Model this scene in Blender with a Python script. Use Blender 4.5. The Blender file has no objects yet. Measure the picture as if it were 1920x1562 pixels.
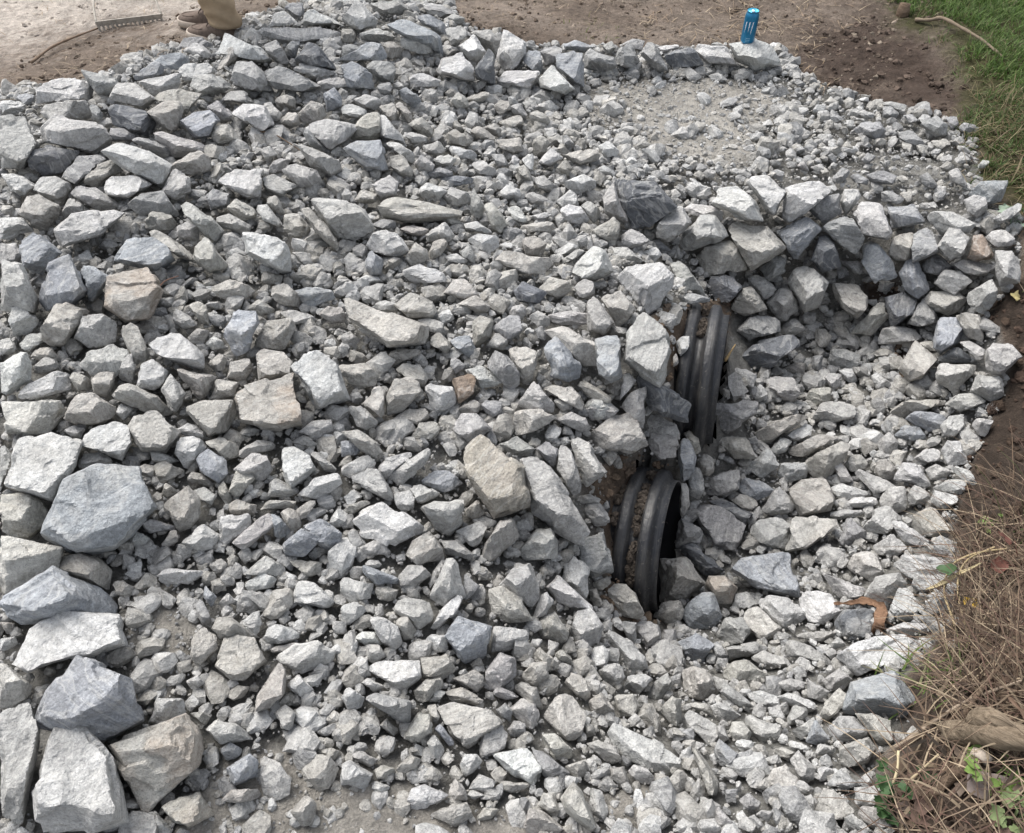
import bpy, bmesh, math, random
import numpy as np
from mathutils import Vector, Matrix

R = math.radians
S = bpy.context.scene
COL = S.collection
rng = np.random.default_rng(7)
random.seed(7)

# ------------------------------------------------------------------ camera
H, PITCH, FPX = 1.95, R(48), 1565.0
CAM = np.array([0.0, 0.0, H])
cam = bpy.data.cameras.new("camera")
cam.sensor_fit = 'HORIZONTAL'
cam.sensor_width = 36.0
cam.lens = 36.0 * FPX / 1920.0
cam.clip_start, cam.clip_end = 0.05, 300.0
cam_ob = bpy.data.objects.new("camera", cam)
cam_ob.location = CAM
cam_ob.rotation_euler = (R(90) - PITCH, 0, 0)
COL.objects.link(cam_ob)
S.camera = cam_ob

# ------------------------------------------------------------------ sky and sun (bright overcast)
SUN_DIR = Vector((-0.40, 0.42, 0.80)).normalized()      # towards the sun
elev = math.asin(SUN_DIR.z)
world = bpy.data.worlds.new("World")
S.world = world
world.use_nodes = True
wn = world.node_tree.nodes
wn.clear()
sky = wn.new('ShaderNodeTexSky')
sky.sky_type = 'NISHITA'
sky.sun_disc = False
sky.sun_elevation = elev
sky.sun_rotation = math.atan2(SUN_DIR.x, SUN_DIR.y)
sky.air_density, sky.dust_density, sky.ozone_density = 1.0, 3.0, 1.0
hs = wn.new('ShaderNodeHueSaturation')
hs.inputs['Saturation'].default_value = 0.32
bg = wn.new('ShaderNodeBackground')
bg.inputs['Strength'].default_value = 0.15
wo = wn.new('ShaderNodeOutputWorld')
wl = world.node_tree.links
wl.new(sky.outputs[0], hs.inputs['Color'])
wl.new(hs.outputs[0], bg.inputs['Color'])
wl.new(bg.outputs[0], wo.inputs['Surface'])
sun = bpy.data.lights.new("sun", 'SUN')
sun.energy = 2.05
sun.angle = R(40)
sun.color = (1.0, 0.965, 0.92)
sun_ob = bpy.data.objects.new("sun", sun)
sun_ob.rotation_euler = SUN_DIR.to_track_quat('Z', 'Y').to_euler()
COL.objects.link(sun_ob)
S.view_settings.view_transform = 'Standard'
S.view_settings.look = 'None'
S.view_settings.exposure = 0.86
S.view_settings.gamma = 1.0
S.view_settings.use_curve_mapping = False

# ------------------------------------------------------------------ projection helpers
FWD = np.array([0, math.cos(PITCH), -math.sin(PITCH)])
UPV = np.array([0, math.sin(PITCH), math.cos(PITCH)])
RGT = np.array([1.0, 0, 0])

def rays(uv):
    uv = np.asarray(uv, float)
    return FWD + RGT * ((uv[..., 0:1] - 960) / FPX) - UPV * ((uv[..., 1:2] - 781) / FPX)

def project(p):
    q = np.asarray(p, float) - CAM
    z = q @ FWD
    zz = np.where(z > 0.15, z, 0.15)
    u = 960 + FPX * q[..., 0] / zz
    v = 781 - FPX * (q @ UPV) / zz
    return np.stack([np.where(z > 0.15, u, -1e5), np.where(z > 0.15, v, 1e5)], -1)

# ------------------------------------------------------------------ numpy noise
def _hash(ix, iy, iz, s):
    n = (ix * 374761393 + iy * 668265263 + iz * 1442695041 + s * 974711) & 0xFFFFFFFF
    n = ((n ^ (n >> 13)) * 1274126177) & 0xFFFFFFFF
    return ((n ^ (n >> 16)) & 0xFFFF) / 32767.5 - 1.0

def vnoise(p, s=0):
    p = np.asarray(p, float)
    i = np.floor(p).astype(np.int64)
    f = p - i
    f = f * f * (3 - 2 * f)
    x, y, z = i[..., 0], i[..., 1], i[..., 2]
    fx, fy, fz = f[..., 0], f[..., 1], f[..., 2]
    out = 0
    for dx in (0, 1):
        for dy in (0, 1):
            for dz in (0, 1):
                w = (fx if dx else 1 - fx) * (fy if dy else 1 - fy) * (fz if dz else 1 - fz)
                out = out + w * _hash(x + dx, y + dy, z + dz, s)
    return out

def fbm(p, octv=3, s=0):
    a, o, t = 1.0, 0, 0
    p = np.asarray(p, float)
    for k in range(octv):
        o = o + a * vnoise(p * 2 ** k, s + 17 * k)
        t += a
        a *= 0.5
    return o / t

def in_poly(P, poly):
    x, y = P[..., 0], P[..., 1]
    c = np.zeros(x.shape, bool)
    n = len(poly)
    for i in range(n):
        x1, y1 = poly[i]
        x2, y2 = poly[(i + 1) % n]
        if y1 == y2:
            continue
        c ^= ((y1 > y) != (y2 > y)) & (x < (x2 - x1) * (y - y1) / (y2 - y1) + x1)
    return c

# ------------------------------------------------------------------ pipes (pose first: the ground needs it)
def npv(*a):
    v = np.array(a, float)
    return v / np.linalg.norm(v)
PIPES = []
for (u, v, t, n, rad) in ((1249.5, 1023.5, 2.79, npv(.937, -.308, .162), .252), (1345, 712, 3.06, npv(.961, -.261, .09), .270)):
    c = CAM + rays((u, v)) * t
    PIPES.append((c, n, rad))

# ------------------------------------------------------------------ terrain: control heights at places seen in the photograph
CTRL = """400 70 .05;340 60 .04;400 88 .12;350 88 .09;0 0 .0;200 20 0;650 -40 0;0 120 .02;120 130 .04;900 10 0;1200 20 0;1700 10 .03;1550 120 -.02;1750 160 -.02;
0 215 .27;150 170 .30;300 120 .27;455 85 .16;560 45 .18;700 25 .18;830 40 .12;900 90 .08;960 105 .05;1100 110 .02;1300 105 .0;1440 110 -.02;
1250 230 -.02;1500 230 -.03;1700 280 -.03;1500 320 -.03;1300 330 -.02;
1200 350 .02;1400 370 -.02;1600 400 -.03;1780 430 -.02;1880 400 .0;
1180 450 .0;1240 470 -.10;1330 480 -.20;1450 490 -.24;1560 500 -.25;1700 500 -.2;1800 500 -.12;1890 510 -.05;
1400 560 -.32;1480 600 -.42;1600 600 -.43;1700 600 -.36;1800 600 -.25;1880 640 -.15;1900 560 -.05;
1420 680 -.46;1550 720 -.47;1680 700 -.42;1800 720 -.28;1880 740 -.2;
1400 800 -.49;1550 820 -.48;1700 820 -.42;1800 850 -.33;1880 880 -.22;1910 960 -.12;
1340 900 -.52;1450 930 -.50;1600 950 -.46;1750 950 -.36;1820 960 -.28;
1310 1000 -.56;1400 1030 -.52;1550 1050 -.44;1700 1050 -.34;1800 1060 -.22;1880 1080 -.08;
1290 1100 -.58;1350 1130 -.52;1480 1150 -.42;1600 1180 -.33;1720 1180 -.23;1850 1180 -.02;
1240 1180 -.50;1330 1220 -.42;1450 1260 -.30;1580 1290 -.22;1700 1300 -.10;1800 1300 .06;1900 1300 .14;
1200 1270 -.30;1350 1350 -.18;1500 1400 -.12;1640 1420 -.04;1750 1430 .08;1880 1430 .16;
1100 1330 -.10;1250 1450 -.04;1450 1500 -.02;1600 1530 .0;1750 1540 .10;1900 1550 .17;
1100 1200 -.17;1110 1130 -.24;1110 1050 -.22;1120 960 -.18;1140 900 -.16;1180 860 -.17;1130 820 -.04;1180 770 -.05;
1240 830 -.20;1270 810 -.26;1240 720 -.02;1250 640 .04;1270 590 .06;1230 560 .06;1300 545 .05;1260 780 -.15;
1150 640 .06;1150 540 .05;1080 720 .03;1050 620 .08;1050 850 -.02;1050 1000 -.08;1000 1150 -.08;
1000 400 .02;1000 250 .02;900 200 .08;820 300 .12;850 450 .12;700 350 .17;600 250 .21;500 350 .22;350 250 .26;200 300 .28;
80 400 .27;100 550 .26;300 500 .23;500 550 .18;700 550 .14;900 600 .10;900 750 .06;700 750 .11;500 750 .15;300 750 .19;100 750 .22;
30 900 .20;200 950 .16;400 950 .12;600 950 .08;800 950 .03;950 950 -.03;100 1150 .15;300 1150 .11;500 1150 .07;700 1150 .03;900 1150 -.04;
150 1350 .14;350 1350 .08;550 1350 .04;750 1350 .01;950 1350 -.04;50 1520 .14;250 1520 .08;500 1540 .04;800 1540 .01;1050 1540 -.02;
400 1700 .03;900 1700 .0;1400 1700 .02;1800 1700 .14;0 1700 .1;1850 300 .06;1850 200 .08;1900 100 .12;1800 60 .06;1915 400 .05"""
cp = np.array([[float(x) for x in t.split()] for t in CTRL.replace("\n", "").split(";") if t.strip()])
d = rays(cp[:, :2])
tt = (cp[:, 2] - H) / d[:, 2]
CXY = (CAM + d * tt[:, None])[:, :2]
far = np.array([[x, y] for x in (-6, -3.4, 0, 3.4, 6) for y in (-3.5, -1.6, 6.6, 9)] + [[-5, 1], [-5, 3.5], [5, 1], [5, 3.5]])
farz = np.where(far[:, 0] > 3, 0.15, 0.0)
CXY = np.vstack([CXY, far])
CZ = np.concatenate([cp[:, 2], farz])
K = np.linalg.norm(CXY[:, None] - CXY[None], axis=-1)
n_ = len(CXY)
A = np.zeros((n_ + 1, n_ + 1))
A[:n_, :n_] = K - 0.02 * np.eye(n_)
A[:n_, n_] = A[n_, :n_] = 1
W = np.linalg.solve(A, np.concatenate([CZ, [0]]))

GX0, GX1, GY0, GY1, GS = -3.8, 3.8, -1.0, 6.4, 0.016
gx = np.arange(GX0, GX1 + 1e-6, GS)
gy = np.arange(GY0, GY1 + 1e-6, GS)

def rbf(P):
    out = np.full(len(P), W[n_])
    for k in range(n_):
        out += W[k] * np.hypot(P[:, 0] - CXY[k, 0], P[:, 1] - CXY[k, 1])
    return np.clip(out, -.75, .45)

GXX, GYY = np.meshgrid(gx, gy)
GP = np.stack([GXX.ravel(), GYY.ravel()], -1)
GZ = rbf(GP).reshape(GXX.shape)
for _ in range(2):
    GZ[1:-1, 1:-1] = (GZ[1:-1, 1:-1] * 4 + GZ[:-2, 1:-1] + GZ[2:, 1:-1] + GZ[1:-1, :-2] + GZ[1:-1, 2:]) / 8

def hz(x, y):
    fx = np.clip((np.asarray(x, float) - GX0) / GS, 0, len(gx) - 1.001)
    fy = np.clip((np.asarray(y, float) - GY0) / GS, 0, len(gy) - 1.001)
    i, j = fx.astype(int), fy.astype(int)
    a, b = fx - i, fy - j
    return (GZ[j, i] * (1 - a) * (1 - b) + GZ[j, i + 1] * a * (1 - b) + GZ[j + 1, i] * (1 - a) * b + GZ[j + 1, i + 1] * a * b)

def hit(uv):
    """ray parameter at which the sight line through a photo point meets the ground"""
    d = rays(uv)
    out = np.full(d.shape[:-1], np.nan)
    for t in np.arange(0.7, 9.5, 0.01):
        p = CAM + d * t
        m = np.isnan(out) & (p[..., 2] <= hz(p[..., 0], p[..., 1]))
        out[m] = t
        if not np.isnan(out).any():
            break
    return np.where(np.isnan(out), 9.5, out)

def G(u, v, dz=0.0):
    p = CAM + rays((u, v)) * hit(np.array([[u, v]]))[0]
    return Vector((p[0], p[1], p[2] + dz))

# ------------------------------------------------------------------ mesh helpers
def fast_mesh(name, V, F, smooth=True, attrs=None, mat=None, parent=None, loc=None, fsmooth=None):
    V = np.ascontiguousarray(V, np.float32)
    F = np.ascontiguousarray(F, np.int32)
    k = F.shape[1]
    me = bpy.data.meshes.new(name)
    me.vertices.add(len(V))
    me.vertices.foreach_set("co", V.ravel())
    me.loops.add(F.size)
    me.loops.foreach_set("vertex_index", F.ravel())
    me.polygons.add(len(F))
    me.polygons.foreach_set("loop_start", np.arange(0, F.size, k, dtype=np.int32))
    me.polygons.foreach_set("loop_total", np.full(len(F), k, np.int32))
    me.polygons.foreach_set("use_smooth", fsmooth if fsmooth is not None else np.full(len(F), smooth))
    for nm, (typ, arr) in (attrs or {}).items():
        a = me.attributes.new(nm, typ, 'POINT')
        a.data.foreach_set('color' if typ == 'FLOAT_COLOR' else 'vector', np.ascontiguousarray(arr, np.float32).ravel())
    me.update(calc_edges=True)
    if mat:
        me.materials.append(mat)
    ob = bpy.data.objects.new(name, me)
    COL.objects.link(ob)
    if parent:
        ob.parent = parent
    if loc is not None:
        ob.location = loc
    return ob

def tag(o, label=None, cat=None, group=None, kind=None):
    for k, v in (('label', label), ('category', cat), ('group', group), ('kind', kind)):
        if v:
            o[k] = v
    return o

def empty(name, loc, label, cat, group=None, rz=0):
    o = bpy.data.objects.new(name, None)
    o.empty_display_size = 0.05
    o.location = loc
    o.rotation_euler = (0, 0, rz)
    COL.objects.link(o)
    return tag(o, label, cat, group)

class MB:
    """gathers vertices and faces for one mesh"""
    def __init__(s):
        s.v, s.f = [], []
    def add(s, vs, fs):
        o = len(s.v)
        s.v += [tuple(v) for v in vs]
        s.f += [tuple(i + o for i in f) for f in fs]
    def loft(s, rings, cap=True, closed=True):
        k = len(rings[0])
        o = len(s.v)
        for r in rings:
            s.v += [tuple(p) for p in r]
        for a in range(len(rings) - 1):
            for i in range(k if closed else k - 1):
                j = (i + 1) % k
                s.f.append((o + a * k + i, o + a * k + j, o + (a + 1) * k + j, o + (a + 1) * k + i))
        if cap and closed:
            s.f.append(tuple(o + i for i in range(k))[::-1])
            s.f.append(tuple(o + (len(rings) - 1) * k + i for i in range(k)))
    def tube(s, path, rad, k=8, wob=0.0, seed=0):
        path = [Vector(p) for p in path]
        rings = []
        prev = None
        for i, p in enumerate(path):
            t = (path[min(i + 1, len(path) - 1)] - path[max(i - 1, 0)]).normalized()
            n = (prev - t * prev.dot(t)) if prev is not None else t.orthogonal()
            n.normalize()
            prev = n
            b = t.cross(n)
            r = rad[i] if hasattr(rad, '__len__') else rad
            ring = []
            for q in range(k):
                a = 2 * math.pi * q / k
                w = 1 + (wob * float(fbm(np.array([math.cos(a) * 1.5 + seed, math.sin(a) * 1.5, i * .5]), 2)) if wob else 0)
                ring.append(p + (n * math.cos(a) + b * math.sin(a)) * r * w)
            rings.append(ring)
        s.loft(rings)
    def box(s, M, sx, sy, sz):
        c = [(x, y, z) for x in (-.5, .5) for y in (-.5, .5) for z in (-.5, .5)]
        s.add([M @ Vector((a * sx, b * sy, e * sz)) for a, b, e in c],
              [(0, 1, 3, 2), (4, 6, 7, 5), (0, 4, 5, 1), (2, 3, 7, 6), (0, 2, 6, 4), (1, 5, 7, 3)])
    def build(s, name, mat, parent=None, smooth=True, loc=None, bevel=0.0):
        me = bpy.data.meshes.new(name)
        o = Vector(loc) if loc is not None else Vector((0, 0, 0))
        me.from_pydata([tuple(Vector(v) - o) for v in s.v], [], s.f)
        me.update()
        for p in me.polygons:
            p.use_smooth = smooth
        me.materials.append(mat)
        ob = bpy.data.objects.new(name, me)
        COL.objects.link(ob)
        if loc is not None:
            ob.location = o
        if parent is not None:
            ob.parent = parent
            ob.matrix_parent_inverse = Matrix.Identity(4)
        if bevel:
            m = ob.modifiers.new("bevel", 'BEVEL')
            m.width, m.segments, m.limit_method = bevel, 2, 'ANGLE'
        return ob

def spline(pts, n):
    """Catmull-Rom through the points"""
    P = [Vector(p) for p in pts]
    P = [P[0] * 2 - P[1]] + P + [P[-1] * 2 - P[-2]]
    out = []
    segs = len(P) - 3
    for k in range(n):
        t = k / (n - 1) * segs
        i = min(int(t), segs - 1)
        f = t - i
        a, b, c, e = P[i:i + 4]
        out.append(0.5 * ((2 * b) + (c - a) * f + (2 * a - 5 * b + 4 * c - e) * f * f + (3 * b - a - 3 * c + e) * f ** 3))
    return out

# ------------------------------------------------------------------ materials
class NT:
    def __init__(s, name, rough=0.85, spec=0.3):
        s.m = bpy.data.materials.new(name)
        s.m.use_nodes = True
        s.t = s.m.node_tree
        s.b = s.t.nodes['Principled BSDF']
        s.b.inputs['Roughness'].default_value = rough
        s.b.inputs['Specular IOR Level'].default_value = spec
    def n(s, typ, **kw):
        nd = s.t.nodes.new('ShaderNode' + typ)
        for k, v in kw.items():
            setattr(nd, k, v)
        return nd
    def l(s, a, b):
        s.t.links.new(a, b)
    def set(s, sock, v):
        if hasattr(v, 'links') or isinstance(v, bpy.types.NodeSocket):
            s.l(v, sock)
        else:
            sock.default_value = v
    def math(s, op, a, b=0.0, clamp=False):
        nd = s.n('Math', operation=op, use_clamp=clamp)
        s.set(nd.inputs[0], a)
        s.set(nd.inputs[1], b)
        return nd.outputs[0]
    def attr(s, name):
        return s.n('Attribute', attribute_name=name)
    def noise(s, vec, scale, detail=4, rough=.55, dist=0.0):
        nd = s.n('TexNoise')
        s.l(vec, nd.inputs['Vector'])
        nd.inputs['Scale'].default_value = scale
        nd.inputs['Detail'].default_value = detail
        nd.inputs['Roughness'].default_value = rough
        nd.inputs['Distortion'].default_value = dist
        return nd.outputs['Fac']
    def ramp(s, fac, lo, hi, a=0.0, b=1.0):
        nd = s.n('MapRange')
        s.l(fac, nd.inputs['Value'])
        for k, v in (('From Min', lo), ('From Max', hi), ('To Min', a), ('To Max', b)):
            nd.inputs[k].default_value = v
        return nd.outputs['Result']
    def mul(s, col, fac):
        nd = s.n('Mix', data_type='RGBA', blend_type='MULTIPLY')
        nd.inputs[0].default_value = 1.0
        s.set(nd.inputs[6], col)
        s.set(nd.inputs[7], fac)
        return nd.outputs[2]
    def mix(s, fac, a, b):
        nd = s.n('Mix', data_type='RGBA')
        s.set(nd.inputs[0], fac)
        s.set(nd.inputs[6], a)
        s.set(nd.inputs[7], b)
        return nd.outputs[2]
    def scalev(s, vec, xyz):
        nd = s.n('VectorMath', operation='MULTIPLY')
        s.l(vec, nd.inputs[0])
        nd.inputs[1].default_value = xyz
        return nd.outputs[0]
    def base(s, v):
        s.set(s.b.inputs['Base Color'], v)
        return s
    def bump(s, h, dist, strength=1.0):
        nd = s.n('Bump')
        nd.inputs['Strength'].default_value = strength
        nd.inputs['Distance'].default_value = dist
        s.l(h, nd.inputs['Height'])
        s.l(nd.outputs[0], s.b.inputs['Normal'])
        return s

def rock_material():
    t = NT('granite', 0.9, 0.25)
    tint = t.attr('tint')
    co = t.attr('rco').outputs['Vector']
    big = t.noise(co, 7, 5, .6)
    streak = t.noise(t.scalev(co, (9, 9, 60)), 1.0, 5, .6, .6)
    fine = t.noise(co, 95, 4, .7)
    fleck = t.noise(co, 330, 2, .5)
    vein = t.noise(t.scalev(co, (5, 5, 16)), 1.0, 3, .5, 1.5)
    c = t.mul(tint.outputs['Color'], t.ramp(big, .25, .75, .76, 1.22))
    c = t.mul(c, t.ramp(streak, .3, .7, .76, 1.17))
    c = t.mix(t.ramp(t.noise(co, 4.5, 6, .7), .52, .66, 0, .42), c, (.40, .39, .365, 1))
    c = t.mul(c, t.ramp(fine, .3, .7, .74, 1.24))
    c = t.mul(c, t.ramp(t.noise(co, 240, 3, .7), .3, .7, .82, 1.18))
    c = t.mix(t.ramp(fleck, .60, .70, 0, .55), c, (.10, .10, .105, 1))
    v = t.math('SUBTRACT', 1.0, t.math('ABSOLUTE', t.math('MULTIPLY', t.math('SUBTRACT', vein, .5), 26)), True)
    c = t.mix(t.math('MULTIPLY', v, .28), c, (.62, .61, .58, 1))
    rust = t.math('MULTIPLY', t.ramp(t.noise(co, 9, 3, .55), .46, .62), tint.outputs['Alpha'])
    c = t.mix(rust, c, (.30, .195, .115, 1))
    t.base(c)
    h1 = t.noise(co, 26, 7, .62)
    vor = t.n('TexVoronoi', feature='F1')
    t.l(t.scalev(co, (30, 30, 55)), vor.inputs['Vector'])
    vor.inputs['Scale'].default_value = 1.0
    h = t.math('ADD', h1, t.math('MULTIPLY', vor.outputs['Distance'], .22))
    h = t.math('ADD', h, t.math('MULTIPLY', streak, .22))
    h = t.math('ADD', h, t.math('MULTIPLY', fine, .34))
    h = t.math('ADD', h, t.math('MULTIPLY', t.noise(co, 230, 3, .7), .12))
    t.bump(h, .022, .9)
    return t.m

def attr_material(name, attr='tint', rough=.8, var=.25, scale=40, spec=.3, bumpd=.0, transl=0.0):
    t = NT(name, rough, spec)
    a = t.attr(attr)
    tc = t.n('TexCoord').outputs['Object']
    nz = t.noise(tc, scale, 5, .6)
    t.base(t.mul(a.outputs['Color'], t.ramp(nz, .25, .75, 1 - var, 1 + var)))
    if bumpd:
        t.bump(t.noise(tc, scale * 1.5, 6, .65), bumpd)
    if transl:
        t.b.inputs['Subsurface Weight'].default_value = 0
        tr = t.n('BsdfTranslucent')
        t.l(a.outputs['Color'], tr.inputs['Color'])
        mx = t.n('MixShader')
        mx.inputs[0].default_value = transl
        t.l(t.b.outputs[0], mx.inputs[1])
        t.l(tr.outputs[0], mx.inputs[2])
        t.l(mx.outputs[0], t.t.nodes['Material Output'].inputs['Surface'])
    return t.m

def plain(name, col, rough=.6, spec=.4, var=.15, scale=30, metal=0.0, bumpd=0.0, stretch=(1, 1, 1)):
    t = NT(name, rough, spec)
    tc = t.scalev(t.n('TexCoord').outputs['Object'], stretch)
    nz = t.noise(tc, scale, 5, .6)
    t.base(t.mul((*col, 1), t.ramp(nz, .25, .75, 1 - var, 1 + var)))
    t.b.inputs['Metallic'].default_value = metal
    if bumpd:
        t.bump(t.noise(tc, scale * 1.3, 6, .65), bumpd)
    return t.m

ROCK = rock_material()

# ------------------------------------------------------------------ zones on the ground, as outlines in the photograph
PILE = [(-150, 205), (60, 160), (200, 140), (300, 95), (380, 70), (520, 15), (580, -5), (700, -20), (830, -5), (880, 50), (960, 65), (1000, 85), (1200, 85), (1460, 85), (1500, 140), (1650, 190), (1760, 212), (1830, 250), (1838, 330), (1880, 390), (1915, 400), (1910, 530), (1850, 600), (1890, 650), (1885, 740), (1835, 830), (1805, 930), (1785, 1000), (1810, 1080), (1760, 1200), (1690, 1270), (1720, 1370), (1640, 1420), (1650, 1500), (1690, 1570), (1690, 1900), (-150, 1900)]
SAND = [(1060, 185), (1130, 150), (1300, 140), (1450, 150), (1500, 190), (1440, 250), (1420, 320), (1330, 320), (1240, 290), (1130, 240)]
DUST = [(330, 1562), (400, 1430), (470, 1380), (560, 1400), (700, 1440), (850, 1500), (1000, 1540), (1000, 1700), (300, 1700)]
DUST2 = [(210, 1090), (330, 1080), (360, 1200), (330, 1330), (260, 1330), (230, 1200)]
DUST3 = [(1140, 1480), (1240, 1460), (1290, 1520), (1200, 1562), (1100, 1562)]
ROAD = [(-600, -500), (420, -500), (330, -60), (300, 20), (180, 45), (70, 75), (-100, 130), (-900, 160)]
ROAD2 = [(170, 20), (380, -30), (400, 25), (330, 40), (210, 45)]
MUD = [(1500, 70), (1640, 20), (1700, 40), (1780, 110), (1830, 200), (1800, 218), (1640, 190), (1500, 140)]
BANK = [(1830, 560), (1910, 520), (2100, 540), (2100, 1000), (1900, 1020), (1780, 1010), (1800, 900), (1840, 800), (1890, 720), (1900, 650)]
GRASS = [(1620, -40), (1700, 60), (1770, 75), (1800, 130), (1790, 200), (1835, 250), (1815, 320), (1850, 350), (1900, 400), (2200, 420), (2300, -200), (1620, -200)]
LITTER = [(1810, 1010), (2100, 980), (3000, 900), (3400, 1900), (1680, 1900), (1670, 1560), (1650, 1480), (1700, 1400), (1690, 1290), (1760, 1210), (1800, 1100)]
BACKF1 = [(1095, 880), (1180, 845), (1260, 860), (1250, 960), (1240, 1170), (1140, 1170), (1110, 980)]
BACKF2 = [(1220, 590), (1250, 570), (1380, 560), (1340, 700), (1320, 830), (1280, 830), (1250, 700)]
SOIL3 = [(1660, 640), (1720, 640), (1740, 720), (1680, 730)]
SOIL4 = [(1610, 520), (1700, 520), (1700, 580), (1640, 580)]
PIPEPOLY = [[(1128, 905), (1150, 870), (1200, 848), (1262, 862), (1290, 890), (1280, 990), (1245, 1165), (1195, 1160), (1140, 1150), (1145, 1050)],
            [(1370, 590), (1445, 605), (1410, 690), (1350, 730)], [(1270, 590), (1300, 566), (1372, 566), (1384, 610), (1350, 740), (1340, 850), (1300, 850), (1262, 720)]]

def soft(px, world, polys, amp=16, k=6):
    """share of jittered neighbours inside any of the outlines: a ragged edge"""
    out = np.zeros(len(px))
    for q in range(k):
        j = np.stack([fbm(np.c_[world[:, :2] * 7, np.full(len(px), q * 3.1)], 3, 5), fbm(np.c_[world[:, :2] * 7, np.full(len(px), q * 3.1 + 50)], 3, 9)], -1)
        r = rng.normal(0, amp * .35, px.shape)
        m = np.zeros(len(px), bool)
        for p in polys:
            m |= in_poly(px + j * amp * 3 + r, p)
        out += m
    return out / k

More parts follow.
